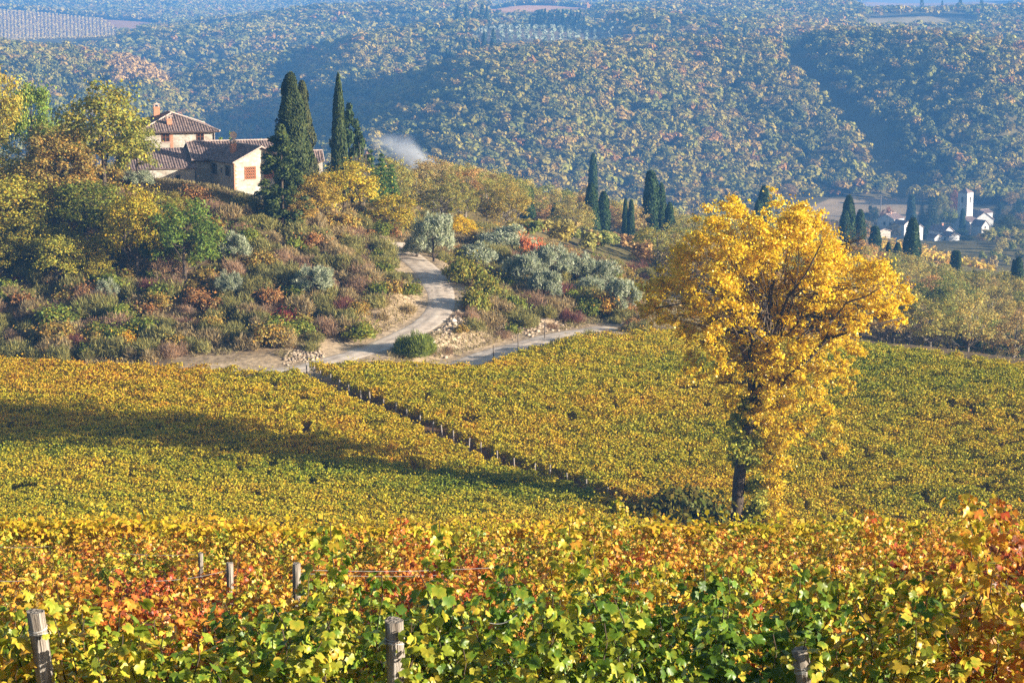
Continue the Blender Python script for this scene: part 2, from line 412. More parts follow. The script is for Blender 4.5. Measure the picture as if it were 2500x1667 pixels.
def road_line(pix):
    pts = np.array([hit(a, b, 150) for a, b in pix]); order = np.argsort(pts[:, 1]); pts = pts[order]
    t = np.linspace(0, len(pts) - 1, 90)
    out = np.stack([np.interp(t, np.arange(len(pts)), pts[:, k]) for k in range(3)], 1)
    ker = np.exp(-np.linspace(-1.8, 1.8, 17) ** 2); ker /= ker.sum()
    for k in range(3):
        pad = np.concatenate([2 * out[0, k] - out[8:0:-1, k], out[:, k], 2 * out[-1, k] - out[-2:-10:-1, k]])
        out[:, k] = np.convolve(pad, ker, 'valid')
    return out
_r1 = road_line([(560, 915), (720, 905), (800, 885), (880, 862), (960, 835), (1025, 803), (1070, 770), (1082, 735), (1072, 700), (1045, 662), (1010, 632), (975, 612), (940, 596)])
_r2 = road_line([(1040, 915), (1120, 893), (1180, 872), (1250, 850), (1330, 828), (1400, 812), (1480, 800)])
ROAD1, ROAD2 = _r1, _r2
_g = [hit(a, b, 800)[:2] for a, b in ((1890, 112), (1960, 165), (2040, 245), (2110, 320), (2170, 385), (2240, 470))]
GULLY = [tuple(q) for q in _g]
# ------------------------------------------------------------------ ground sheet
dl = [1.5]
while dl[-1] < 5200:
    D = dl[-1]
    st = 0.45 if D < 125 else D * 0.0036 if D < 300 else D * 0.0055 if D < 1500 else D * 0.012
    dl.append(D + st)
DL = np.array(dl); NT = 430
TL = np.linspace(-0.37, 0.37, NT)
GY, GT = np.meshgrid(DL, TL, indexing='ij')
GX = GT * (GY + 25)
GZ = zf(GX, GY)
px_, py_ = proj(GX, GY, GZ)
gc = np.empty(GX.shape + (3,))
gc[:] = (0.17, 0.115, 0.055)                                    # dry grass and scrub soil
n1 = fbm(GX / 9, GY / 9, 91, 3)[..., None]
gc = gc * (0.6 + 0.8 * n1)
vm = (1 - smooth(174, 178, GY))[..., None]
gc = gc * (1 - vm) + np.array((0.23, 0.135, 0.07)) * (0.7 + 0.6 * n1) * vm          # vineyard earth
bank = np.exp(-(poly_dist(GX, GY, ROAD1[:, :2]) / 7.5) ** 2) * (0.45 + 0.9 * fbm(GX / 4, GY / 4, 33))
bank = np.maximum(bank, np.exp(-(poly_dist(GX, GY, ROAD2[:, :2]) / 7) ** 2) * (0.4 + 0.9 * fbm(GX / 4, GY / 4, 34)))
bank = np.maximum(bank, 0.7 * np.exp(-((py_ - 872) / 16.0) ** 2) * (px_ < 760) * smooth(250, 520, px_) * (0.3 + fbm(GX / 3, GY / 3, 35)) * (GY > 170) * (GY < 230))
bank = np.clip(bank * (GY > 160) * (GY < 260), 0, 1)[..., None]
gc = gc * (1 - bank) + np.array((0.52, 0.40, 0.27)) * bank        # pale rubble banks
wm = smooth(255, 300, GY)[..., None]
gc = gc * (1 - wm) + np.array((0.15, 0.125, 0.045)) * (0.6 + 0.8 * n1) * wm         # leaf litter under the woods
def inpoly(px, py, poly):
    c = np.zeros(np.shape(px), bool); j = len(poly) - 1
    for i in range(len(poly)):
        xi, yi = poly[i]; xj, yj = poly[j]
        c ^= ((yi > py) != (yj > py)) & (px < (xj - xi) * (py - yi) / (yj - yi + 1e-9) + xi); j = i
    return c
FIELDS = [  # outline of open ground in the photograph, distance range, colour
    ([(1900, 560), (1960, 515), (2020, 486), (2225, 484), (2240, 520), (2180, 556), (2050, 580), (1950, 590)], (850, 1090), (0.42, 0.31, 0.18)),
    ([(-60, 16), (120, 22), (240, 38), (300, 84), (240, 102), (130, 112), (0, 98), (-60, 90)], (2000, 2720), (0.36, 0.20, 0.13)),
    ([(250, 40), (400, 42), (395, 56), (330, 78), (270, 66)], (1900, 2720), (0.46, 0.24, 0.09)),
    ([(1165, 58), (1300, 48), (1480, 52), (1560, 78), (1500, 100), (1330, 108), (1180, 112), (1150, 90)], (1480, 1780), (0.27, 0.21, 0.13)),
    ([(1170, 18), (1260, 0), (1420, 2), (1480, 14), (1440, 26), (1300, 30), (1200, 30)], (1850, 2500), (0.55, 0.30, 0.15)),
    ([(2070, 14), (2150, 0), (2330, 0), (2480, 6), (2480, 14), (2300, 18), (2120, 22)], (1900, 3700), (0.50, 0.32, 0.19)),
    ([(2090, 48), (2240, 42), (2400, 46), (2380, 58), (2120, 60)], (1500, 2300), (0.42, 0.33, 0.15)),
    ([(2130, 585), (2230, 598), (2420, 650), (2420, 672), (2290, 648), (2130, 604)], (480, 720), (0.42, 0.25, 0.05)),
]
field_m = np.zeros(GX.shape, bool)
for poly, (d0, d1), c in FIELDS:
    m = inpoly(px_, py_, poly) & (GY > d0) & (GY < d1)
    field_m |= m
    gc[m] = np.array(c) * (0.8 + 0.4 * n1[m])
i = np.arange(len(DL) - 1)[:, None] * NT + np.arange(NT - 1)[None]
fa = np.stack([i, i + 1, i + NT + 1, i + NT], -1).reshape(-1, 4)
me = mesh_np("ground", np.stack([GX, GY, GZ], -1).reshape(-1, 3), fa, 4, gc.reshape(-1, 3), M_GROUND, True)
tag(obj("ground", me), kind="structure")

def zg(x, y):
    """height of the ground sheet itself (bilinear in its own grid)"""
    x = np.atleast_1d(np.asarray(x, float)); y = np.atleast_1d(np.asarray(y, float))
    a = np.clip(np.searchsorted(DL, y) - 1, 0, len(DL) - 2); fa_ = (y - DL[a]) / (DL[a + 1] - DL[a])
    t = np.clip((x / (y + 25) - TL[0]) / (TL[1] - TL[0]), 0, NT - 1.001); b = t.astype(int); fb = t - b
    return (GZ[a, b] * (1 - fb) + GZ[a, b + 1] * fb) * (1 - fa_) + (GZ[a + 1, b] * (1 - fb) + GZ[a + 1, b + 1] * fb) * fa_
def z1(x, y): return float(zg(x, y)[0])

# ------------------------------------------------------------------ gravel roads
M_ROAD = noise_mat("road_gravel", (0.44, 0.345, 0.26), (0.68, 0.56, 0.435), 1.1, 0.95, 0.5, detail=12, c3=(0.57, 0.455, 0.35))
def road(name, line, half):
    V = []; n = len(line); m = 9
    for k in range(n):
        t = line[min(k + 1, n - 1)] - line[max(k - 1, 0)]; nx, ny = -t[1], t[0]; L = math.hypot(nx, ny)
        for q in np.linspace(-1, 1, m):
            hw = half * (1 + 0.14 * (vnoise(k / 4.0, q * 0.5 + 3, 8) - 0.5))
            x = line[k, 0] + nx / L * hw * q; y = line[k, 1] + ny / L * hw * q
            rut = -0.05 * math.exp(-((abs(q) - 0.45) / 0.18) ** 2)
            V.append((x, y, z1(x, y) + 0.10 - 0.09 * abs(q) ** 4 + rut))
    V = np.array(V); i = np.arange(n - 1)[:, None] * m + np.arange(m - 1)[None]
    fa = np.stack([i, i + 1, i + m + 1, i + m], -1).reshape(-1, 4)
    tag(obj(name, mesh_np(name, V, fa, 4, None, M_ROAD, True)), kind="structure")
road("road", ROAD1, 1.42)
road("path", ROAD2, 1.5)

# ------------------------------------------------------------------ plants: mesh makers (metres, base at the origin)
def pick(rng, cols, n, wts=None):
    cols = np.array(cols, float); k = rng.choice(len(cols), n, p=wts); return cols[k]

def crown_cards(rng, blobs, n, size, cols, bright=(0.72, 1.25), up=0.45, inner=0.5, aspect=0.66, squash=0.85, wts=None, soft=0.45, nj=0.75):
    """leaf cards on clumps: blobs (k,4) = centre, radius"""
    blobs = np.asarray(blobs, float); p = blobs[:, 3] ** 2; p /= p.sum()
    k = rng.choice(len(blobs), n, p=p); d = sphere_dirs(n, rng); d[:, 2] = np.where(d[:, 2] < -0.5, -d[:, 2] * 0.6, d[:, 2]); d = unit(d)
    r = blobs[k, 3] * (inner + (1 - inner) * rng.random(n) ** 0.6)
    sf = rng.random(n) < soft                                       # part of the leaves hang loosely between the clumps
    r = np.where(sf, blobs[k, 3] * np.abs(rng.normal(size=n)) * 1.15, r)
    C = blobs[k, :3] + d * r[:, None] * np.array((1, 1, squash))
    N = d + np.array((0, 0, up)) + rng.normal(size=(n, 3)) * nj
    V, Fa = cards(C, N, size * rng.uniform(0.7, 1.3, n), rng, aspect)
    tone = rng.uniform(0.85, 1.15, len(blobs))
    c = pick(rng, cols, n, wts) * (rng.uniform(*bright, n) * tone[k])[:, None]
    return V, Fa, np.repeat(c, 4, 0)

def envelope_blobs(rng, n, centre, rad, rb=(0.8, 1.3), hollow=0.45):
    d = sphere_dirs(n, rng); d[:, 2] = np.abs(d[:, 2]) * 1.1 - 0.35; d = unit(d)
    f = hollow + (1 - hollow) * rng.random(n) ** 0.5; f *= rng.uniform(0.8, 1.12, n)
    C = np.array(centre) + d * f[:, None] * np.array(rad)
    return np.hstack([C, rng.uniform(*rb, n)[:, None]])

def limb_path(a, b, rng, sag=0.12, n=5):
    a = np.array(a); b = np.array(b); L = np.linalg.norm(b - a); pts = []
    w_ = rng.normal(size=3) * L * 0.07
    for s in np.linspace(0, 1, n):
        p = a + (b - a) * s; p = p + np.array((0, 0, -sag * L)) * math.sin(math.pi * s) * (1 - s) + w_ * math.sin(math.pi * s)
        pts.append(p)
    return pts

def trunk_mesh(name, rng, blobs, H, r0, top, n_limb, lean=(0, 0), mat=M_BARK, fork=0.25, n=6):
    a = Acc(); top = np.array(top)
    pts = [np.array((0, 0, -0.4))] + [np.array((lean[0] * s + rng.normal() * 0.04 * H * s * (1 - s), lean[1] * s, 0)) + np.array((top[0] * s, top[1] * s, top[2] * s)) for s in np.linspace(0, 1, 7)]
    rad = [r0 * 1.25] + [r0 * (1 - 0.78 * s) for s in np.linspace(0, 1, 7)]
    a.tube(pts, rad, n + 2, wob=0.08, rng=rng)
    idx = rng.choice(len(blobs), min(n_limb, len(blobs)), replace=False)
    for k in idx:
        c = blobs[k, :3]; s = fork + (0.95 - fork) * rng.random() * max(0.15, min(1, (c[2] / top[2])))
        q = 1 + s * 6; i0 = int(q); base = pts[min(i0, 7)] * (1 - (q - i0)) + pts[min(i0 + 1, 7)] * (q - i0)
        rr = r0 * (1 - 0.78 * s) * 0.5
        lp = limb_path(base, c, rng); a.tube(lp, [rr * (1 - 0.8 * u) for u in np.linspace(0, 1, len(lp))], 5, cap=False)
        for _ in range(2):
            s2 = lp[rng.integers(2, len(lp) - 1)]; e = c + rng.normal(size=3) * blobs[k, 3] * 0.6
            l2 = limb_path(s2, e, rng, n=4); a.tube(l2, [rr * 0.35, rr * 0.25, rr * 0.17, rr * 0.08], 4, cap=False)
    return a.mesh(name, mat, True)

W3 = [(1.0, 1.0, 1.0), (1.15, 1.0, 0.75), (0.85, 1.0, 0.9), (1.25, 0.92, 0.6)]
def make_broadleaf(seed, H=9.0, R=3.6, nb=52, nl=6400, ls=0.28, rb=(0.65, 1.15), lo=0.5, twiggy=0, flat=1.0):
    rng = np.random.default_rng(seed)
    rz = H * (1 - lo) * flat
    bl = envelope_blobs(rng, nb, (0, 0, H * lo), (R, R, rz), (rb[0], rb[1]))
    V, Fa, c = crown_cards(rng, bl, nl, ls, W3, wts=[0.45, 0.2, 0.2, 0.15])
    crown = mesh_np("tree_crown", V, Fa, 4, c, M_LEAF)
    tr = trunk_mesh("tree_trunk", rng, bl, H, 0.022 * H + 0.03, (rng.normal() * 0.3, rng.normal() * 0.3, H * 0.8), 14 + twiggy, mat=M_PALEBARK if twiggy else M_BARK)
    return crown, tr

def make_olive(seed, H=4.6, R=2.3):
    rng = np.random.default_rng(seed)
    bl = envelope_blobs(rng, 34, (0, 0, H * 0.55), (R, R, H * 0.42), (0.5, 0.85), 0.4)
    n = 5200; k = rng.choice(len(bl), n); d = sphere_dirs(n, rng); C = bl[k, :3] + d * (bl[k, 3] * rng.random(n) ** 0.5)[:, None]
    up = np.array((0, 0, 1.1)) + d * 0.9
    V, Fa = cards(C, rng.normal(size=(n, 3)), rng.uniform(0.3, 0.55, n), rng, 0.22, up=up)
    c = pick(rng, [(1, 1, 1), (0.72, 0.78, 0.66), (1.25, 1.22, 1.2), (0.9, 0.95, 0.7)], n) * rng.uniform(0.75, 1.2, n)[:, None]
    crown = mesh_np("olive_crown", V, Fa, 4, np.repeat(c, 4, 0), M_LEAF)
    tr = trunk_mesh("olive_trunk", rng, bl, H, 0.16, (rng.normal() * 0.4, rng.normal() * 0.3, H * 0.6), 12, fork=0.15)
    return crown, tr

def make_cypress(seed, H=11.0, R=1.0, nl=5200, loose=0.0, ls=0.42, base=0.03, tip=1.0):
    rng = np.random.default_rng(seed)
    z = rng.random(nl) ** 0.9; z = base + (1 - base) * z
    prof = np.clip(np.minimum((z + 0.02) / 0.16, 1), 0.25, 1) * np.clip((1 - z) * 1.75, 0, 1) ** (0.62 * tip)
    an = rng.random(nl) * 2 * math.pi
    lob = 0.82 + 0.30 * vnoise(an * 1.6 + seed, z * H * 0.55, seed) + loose * (vnoise(an * 1.1 + 9, z * H * 0.8, seed + 3) - 0.45)
    r = R * prof * lob * (0.62 + 0.38 * rng.random(nl) ** 0.5)
    C = np.stack([np.cos(an) * r, np.sin(an) * r, z * H], 1); d = np.stack([np.cos(an), np.sin(an), 0 * an], 1)
    N = d + rng.normal(size=(nl, 3)) * 0.45 + np.array((0, 0, 0.15))
    up = d * (0.35 + loose) + np.array((0, 0, 1.0))
    V, Fa = cards(C, N, ls * rng.uniform(0.6, 1.3, nl), rng, 0.42, up=up)
    c = pick(rng, [(1, 1, 1), (1.3, 1.15, 0.7), (0.7, 0.8, 0.8), (1.1, 0.95, 0.6)], nl, [.5, .2, .2, .1]) * rng.uniform(0.7, 1.25, nl)[:, None]
    crown = mesh_np("cypress_crown", V, Fa, 4, np.repeat(c, 4, 0), M_NEEDLE)
    a = Acc(); a.tube([(0, 0, -0.5), (0, 0, H * 0.3), (0, 0, H * 0.9)], [0.17, 0.12, 0.03], 7)
    return crown, a.mesh("cypress_trunk", M_BARK, True)

def make_shaggy(seed, H=10.0, R=2.7, nb=130, nl=13000, ls=0.42, wide=0.2, power=0.8):
    rng = np.random.default_rng(seed); z = rng.random(nb) ** 1.15
    prof = np.where(z < wide, 0.72 + 0.28 * z / wide, np.clip((1 - z) / (1 - wide), 0, 1) ** power)
    an = rng.random(nb) * 2 * math.pi; r = R * prof * rng.uniform(.35, 1.12, nb)
    bl = np.stack([np.cos(an) * r, np.sin(an) * r, 0.3 + z * (H - .6) + rng.normal(size=nb) * .15, rng.uniform(.42, .85, nb) * (0.55 + 0.45 * prof)], 1)
    k = rng.choice(nb, nl, p=bl[:, 3] ** 2 / (bl[:, 3] ** 2).sum()); d = sphere_dirs(nl, rng); C = bl[k, :3] + d * (bl[k, 3] * rng.random(nl) ** .5)[:, None] * np.array((1.15, 1.15, .75))
    od = unit(np.stack([bl[k, 0], bl[k, 1], 0 * C[:, 0] + .6], 1))
    V, Fa = cards(C, d + rng.normal(size=(nl, 3)) * .5 + np.array((0, 0, .3)), ls * rng.uniform(.6, 1.3, nl), rng, .42, up=od + d * .6)
    c = pick(rng, [(1, 1, 1), (1.4, 1.2, .75), (.65, .75, .75), (1.15, 1.0, .6)], nl, [.5, .2, .2, .1]) * rng.uniform(.7, 1.25, nl)[:, None]
    a = Acc(); a.tube([(0, 0, -.5), (0, 0, H * .4), (0, 0, H * .9)], [.2, .14, .03], 7)
    return mesh_np("evergreen_crown", V, Fa, 4, np.repeat(c, 4, 0), M_NEEDLE), a.mesh("evergreen_trunk", M_BARK, True)

def make_conifer(seed, H=9.0, R=3.0, nl=6000, tiers=13, droop=0.25, col_spread=0.3):
    """layered branches: pine or cedar"""
    rng = np.random.default_rng(seed); a = Acc(); Cs = []; Us = []
    a.tube([(0, 0, -0.5), (0, 0, H * 0.5), (0, 0, H)], [0.2, 0.13, 0.02], 7)
    for t in range(tiers):
        s = 0.08 + 0.92 * t / tiers; z0 = s * H; rr = R * (1 - s) ** 0.75 * rng.uniform(0.8, 1.1) + 0.15
        nbr = 7 if s < 0.8 else 5
        for q in range(nbr):
            an = 2 * math.pi * (q + rng.random() * 0.8) / nbr; L = rr * rng.uniform(0.7, 1.1)
            e = np.array((math.cos(an) * L, math.sin(an) * L, z0 + L * (0.35 - droop * 1.6)))
            b0 = np.array((0, 0, z0)); a.tube([b0, (b0 + e) / 2 + (0, 0, 0.1 * L), e], [0.05, 0.035, 0.01], 4, cap=False)
            m = max(10, int(nl * (L + 0.2) / (tiers * nbr * R * 0.55)))
            u = rng.random(m) ** 0.7; p = b0 + (e - b0) * u[:, None] + np.array((0, 0, 0.1 * L)) * np.sin(np.pi * u)[:, None]
            p = p + rng.normal(size=(m, 3)) * np.array((0.24, 0.24, 0.12)) * (0.4 + 0.5 * L)
            Cs.append(p); Us.append(np.tile((math.cos(an), math.sin(an), 0.45), (m, 1)))
    C = np.vstack(Cs); U = np.vstack(Us); n = len(C)
    V, Fa = cards(C, rng.normal(size=(n, 3)) * 0.6 + np.array((0, 0, 0.8)), rng.uniform(0.25, 0.5, n), rng, 0.35, up=U)
    c = pick(rng, [(1, 1, 1), (1.3, 1.15, 0.8), (0.7, 0.8, 0.75)], n) * rng.uniform(0.7, 1.25, n)[:, None]
    return mesh_np("conifer_crown", V, Fa, 4, np.repeat(c, 4, 0), M_NEEDLE), a.mesh("conifer_trunk", M_BARK, True)

def make_broom(seed, R=1.3, H=1.5, n=3600, wid=0.10, twig=False):
    """feathery bush: fine upright shoots from clumps"""
    rng = np.random.default_rng(seed)
    k = 9; cb = np.stack([rng.normal(size=k) * R * 0.42, rng.normal(size=k) * R * 0.42, np.zeros(k)], 1)
    d = sphere_dirs(n, rng); d[:, 2] = np.abs(d[:, 2]) * 1.0 + 0.25; d = unit(d)
    i = rng.integers(0, k, n); hh = rng.uniform(0.75, 1.15, k)[i]
    u = rng.uniform(0.45, 1.0, n)
    C = cb[i] + d * u[:, None] * np.array((R * 0.72, R * 0.72, H)) * hh[:, None]
    V, Fa = cards(C, rng.normal(size=(n, 3)), rng.uniform(0.3, 0.6, n), rng, wid * (0.8 if twig else 1.0), up=d * 0.8 + np.array((0, 0, 0.5)))
    c = pick(rng, [(1, 1, 1), (1.2, 1.1, 0.85), (0.75, 0.78, 0.8), (1.25, 1.05, 0.75)], n) * (rng.uniform(0.7, 1.2, n) * (0.75 + 0.4 * u))[:, None]
    return mesh_np("broom_bush", V, Fa, 4, np.repeat(c, 4, 0), M_LEAF)

def make_bush(seed, R=1.3, H=1.5, n=2600, ls=0.2):
    rng = np.random.default_rng(seed)
    bl = envelope_blobs(rng, 18, (0, 0, H * 0.42), (R * 0.85, R * 0.85, H * 0.5), (0.3 * R, 0.5 * R), 0.3)
    V, Fa, c = crown_cards(rng, bl, n, ls, W3)
    return mesh_np("leafy_bush", V, Fa, 4, c, M_LEAF)

# prototypes: meshes only, each placed as real objects below
BROAD = [make_broadleaf(100 + i, R=3.4 + 0.25 * (i % 3), nb=50 + 5 * (i % 4)) for i in range(7)]
OAK = [make_broadleaf(200 + i, H=9.0, R=4.0, nb=84, nl=6400, ls=0.23, rb=(0.42, 0.8), twiggy=26, lo=0.5, flat=0.98) for i in range(6)]
OLIVE = [make_olive(300 + i) for i in range(5)]
SLIM = [make_cypress(400 + i, tip=(.5, .7, .42, .6)[i], loose=.25, R=(1.0, .92, 1.05, .95)[i]) for i in range(4)]
BROOM = [make_broom(500 + i) for i in range(5)]
TWIG = [make_broom(520 + i, R=1.35, H=1.25, n=3000, wid=0.07, twig=True) for i in range(3)]
BUSH = [make_bush(540 + i) for i in range(5)]

def plant(kind, meshes, xy, height, width, color, base, cat, group, natural, rng, sink=0.0, parts=True, names=("crown", "trunk")):
    """natural = (height, width) of the mesh in metres"""
    x, y = xy; z = z1(x, y) - sink
    s = (width / natural[1], width / natural[1], height / natural[0]); rz = float(rng.random() * 6.28)
    if not parts:
        o = obj(kind, meshes, None, (x, y, z), rz, s, color); later(o, base, cat, group); return o
    root = obj(kind, None, None, (x, y, z), rz, s)
    later(root, base, cat, group)
    obj(names[0], meshes[0], root, color=color); obj(names[1], meshes[1], root)
    return root
# ------------------------------------------------------------------ far woods: one mass of thousands of crowns
def visible_from_here(x, y, top):
    """keep what can show above the ground in front of it, with a margin for other viewpoints"""
    ang = GZ / GY; cm = np.maximum.accumulate(ang, axis=0)
    a = np.clip(np.searchsorted(DL, y) - 8, 0, len(DL) - 1)
    t = np.clip(((x / (y + 25) - TL[0]) / (TL[1] - TL[0])).round().astype(int), 0, NT - 1)
    return (zg(x, y) + top) / y > cm[a, t] - 0.0012

def far_wood(seed, d0, d1, spacing, ncard, r_rng, card, name, label):
    rng = np.random.default_rng(seed)
    xs = []; y = d0
    while y < d1:
        wdt = 0.30 * y + 15; n = int(2 * wdt / spacing)
        xx = (np.arange(n) / n * 2 - 1) * wdt + rng.uniform(-0.5, 0.5, n) * spacing
        xs.append(np.stack([xx, y + rng.uniform(-0.5, 0.5, n) * spacing], 1)); y += spacing
    p = np.vstack(xs); x, y = p[:, 0], p[:, 1]
    z = zg(x, y); u, v = proj(x, y, z)
    keep = visible_from_here(x, y, 9) & (u > -140) & (u < 2640)
    for poly, (a, b), c in FIELDS:
        keep &= ~(inpoly(u, v, poly) & (y > a) & (y < b))
    vt = v - 8.0 * px_per_m(y)
    for poly, (a, b), c in FIELDS[1:7]:
        keep &= ~((inpoly(u, vt, poly) | inpoly(u, v - 4.0 * px_per_m(y), poly)) & (y < b) & (y > 1200))
    keep &= ~(inpoly(u, vt, FIELDS[0][0]) & (y < 1050) & (y > 700))
    dg = poly_dist(x, y, GULLY)
    keep &= ~((dg < 7 + 4 * vnoise(x / 30, y / 30, 3)) & (y > 1000))
    keep &= ~((u > 1900) & (y > 600) & (y < 1015) & (v > 470))            # village floor gets its own trees
    x, y, z = x[keep], y[keep], z[keep]; n = len(x)
    R = (r_rng[0] + (r_rng[1] - r_rng[0]) * rng.random(n) ** 1.5) * (1 + y / 4000.0); H = np.minimum(R * rng.uniform(1.5, 2.5, n), 9.5)
    m = ncard; tid = np.repeat(np.arange(n), m)
    # each crown: three or four lumps
    lump = rng.normal(size=(n, 4, 3)) * 0.42; lump[..., 2] = np.abs(lump[..., 2]) * 0.7 + 0.1
    li = rng.integers(0, 4, n * m)
    d = sphere_dirs(n * m, rng); d[:, 2] = np.where(d[:, 2] < -0.25, -d[:, 2], d[:, 2])
    rel = lump[tid, li] + d * (0.55 * rng.random(n * m) ** 0.4)[:, None]
    C = np.stack([x[tid] + rel[:, 0] * R[tid], y[tid] + rel[:, 1] * R[tid], z[tid] + H[tid] * 0.45 + rel[:, 2] * H[tid] * 0.55], 1)
    N = d + rng.normal(size=d.shape) * 0.38 + np.array((0, 0, 0.25))
    V, Fa = cards(C, N, card * R[tid] * rng.uniform(0.7, 1.3, n * m), rng, 0.75)
    pal = np.array((0.92, 0.93, 0.85)) * np.array([(0.28, 0.245, 0.05), (0.33, 0.265, 0.055), (0.37, 0.26, 0.06), (0.40, 0.225, 0.06), (0.40, 0.155, 0.055), (0.13, 0.155, 0.04), (0.05, 0.075, 0.028), (0.33, 0.32, 0.06)])
    patch = np.clip(0.5 + 1.5 * (fbm(x / 55, y / 120, 55, 3) - 0.5), 0, 1)
    w_ = np.stack([0.25 + 0 * x, 0.25 + 0 * x, 0.2 + 0.5 * np.clip(patch - .5, 0, 1) * 2, 0.09 + 0.7 * np.clip(patch - .5, 0, 1), 0.02 + 0.4 * np.clip(patch - .55, 0, 1),
                   0.2 + 0.5 * np.clip(.5 - patch, 0, 1), 0.12 + 1.3 * np.clip(.48 - patch, 0, 1), 0.1 + 0 * x], 1)
    w_ /= w_.sum(1, keepdims=True); k = (w_.cumsum(1) < rng.random(n)[:, None]).sum(1).clip(0, 7)
    tc = pal[k] * rng.uniform(0.85, 1.15, n)[:, None]; spur = (u[keep] > 275) & (u[keep] < 395) & (v[keep] > 112) & (v[keep] < 225) & (y < 1420); tc[spur] = np.array((0.50, 0.29, 0.12)) * rng.uniform(.9, 1.15, (spur.sum(), 1)); mean = pal[:3].mean(0) * (0.8 + 0.4 * patch)[:, None]; tc = tc * 0.68 + mean * 0.32  # sunlit look of the left spur is put into its crowns' orange tint
    c = tc[tid] * rng.uniform(0.86, 1.12, n * m)[:, None]
    me = mesh_np(name, V, Fa, 4, np.repeat(c, 4, 0), M_FAR)
    tag(obj(name, me), label, "forest", kind="stuff")
    return n
n1_ = far_wood(1, 620, 1480, 5.3, 115, (1.9, 5.4), 0.36, "forest", "dense mixed autumn forest covering the large wooded hill across the valley")
n2_ = far_wood(2, 1480, 3700, 11.0, 44, (4.2, 6.4), 0.52, "distant_forest", "hazy bluish woods on the farthest hills below the skyline")
print("far trees", n1_, n2_)

# distant vineyard stripes and olive grove
def row_cards(name, label, cat, poly, dr, step_t, cols, size, seed, grid=None):
    rng = np.random.default_rng(seed); D = np.arange(dr[0], dr[1], grid or 2.2)
    t = np.arange(-0.32, 0.32, step_t)
    DD, TT = np.meshgrid(D, t, indexing='ij'); x = (DD * TT).ravel(); y = DD.ravel(); z = zg(x, y); u, v = proj(x, y, z)
    k = inpoly(u, v, poly); x, y, z = x[k], y[k], z[k]
    rep = 5; x = np.repeat(x, rep); y = np.repeat(y, rep); z = np.repeat(z, rep); n = len(x)
    C = np.stack([x + rng.normal(size=n) * size * .35, y + rng.normal(size=n) * size * .5, z + rng.uniform(0.2, 1.1, n) * size], 1)
    V, Fa = cards(C, rng.normal(size=(n, 3)) + np.array((0, -.3, .6)), size * rng.uniform(.7, 1.3, n), rng, 0.8)
    c = pick(rng, cols, n) * rng.uniform(.8, 1.2, n)[:, None]
    tag(obj(name, mesh_np(name, V, Fa, 4, np.repeat(c, 4, 0), M_FAR)), label, cat, kind="stuff")
row_cards("distant_vineyard", "far striped vineyard on the hill at the upper left edge", "vineyard", FIELDS[1][0], (2000, 2720), 0.00185, [(0.50, 0.36, 0.10), (0.42, 0.27, 0.09), (0.40, 0.32, 0.12)], 1.7, 3)
row_cards("distant_olive_grove", "pale grey green olive grove on the far plateau below a cypress row", "olive grove", FIELDS[3][0], (1480, 1780), 0.0042, [(0.24, 0.26, 0.18), (0.19, 0.22, 0.13), (0.28, 0.29, 0.21)], 2.7, 4, grid=6.2)
row_cards("yellow_vineyard", "narrow yellow strip of vineyard in front of the village", "vineyard", FIELDS[7][0], (480, 720), 0.0042, [(0.52, 0.36, 0.05), (0.42, 0.30, 0.05), (0.50, 0.28, 0.06)], 1.3, 5, grid=1.6)

# far cypresses, each one a spike
FARCY = [make_cypress(440 + i, H=12, R=1.5, nl=380, ls=1.1)[0] for i in range(3)]
rng = np.random.default_rng(12)
def far_cypress(px, py, D, h, base, grp):
    p = P(px, py, D)
    plant("cypress", FARCY[rng.integers(3)], (p[0], D), h, h * 0.27, (0.030, 0.055, 0.035), base, "cypress", grp, (12, 3.0), rng, parts=False)
for px in (1118, 1132, 1141, 1150, 1158, 1166, 1178, 1190):
    far_cypress(px + rng.normal() * 2, 60, 1640, rng.uniform(13, 22), "distant cypress at the near end of the plateau row", "cypresses above the distant olive grove")
for px in list(np.linspace(1292, 1322, 7)) + list(np.linspace(1332, 1425, 15)) + [1480, 1496, 1500, 1512, 1540]:
    far_cypress(px + rng.normal() * 2, 52, 1740, rng.uniform(11, 19), "distant cypress in the row behind the olive grove", "cypresses behind the distant olive grove")
for px in np.concatenate([np.linspace(1035, 1090, 9), np.linspace(1098, 1135, 4), np.linspace(1155, 1205, 8)]):
    far_cypress(px + rng.normal() * 3, 125, 1270, rng.uniform(11, 19), "distant cypress on the wooded hill's left shoulder", "cypresses on the hill shoulder")
for px in (1733, 1768, 1818, 2250, 2300, 2396, 2344, 1860):
    far_cypress(px, 60 if px < 1900 else 26, 1500 if px < 1900 else 2150, rng.uniform(12, 18), "lone distant cypress below the skyline", "lone cypresses below the skyline")

# ------------------------------------------------------------------ middle wood: individual oaks between the road and the valley
rng = np.random.default_rng(21)
OAKC = [(0.38, 0.315, 0.085), (0.31, 0.28, 0.065), (0.42, 0.31, 0.11), (0.25, 0.26, 0.05), (0.44, 0.26, 0.09), (0.18, 0.20, 0.04), (0.40, 0.31, 0.06)]
OAKN = ["khaki", "olive khaki", "sandy brown", "olive green", "russet", "dark green", "ochre"]
taken = []
def free(x, y, r):
    for a, b, q in taken:
        if (a - x) ** 2 + (b - y) ** 2 < (r + q) ** 2: return False
    taken.append((x, y, r)); return True

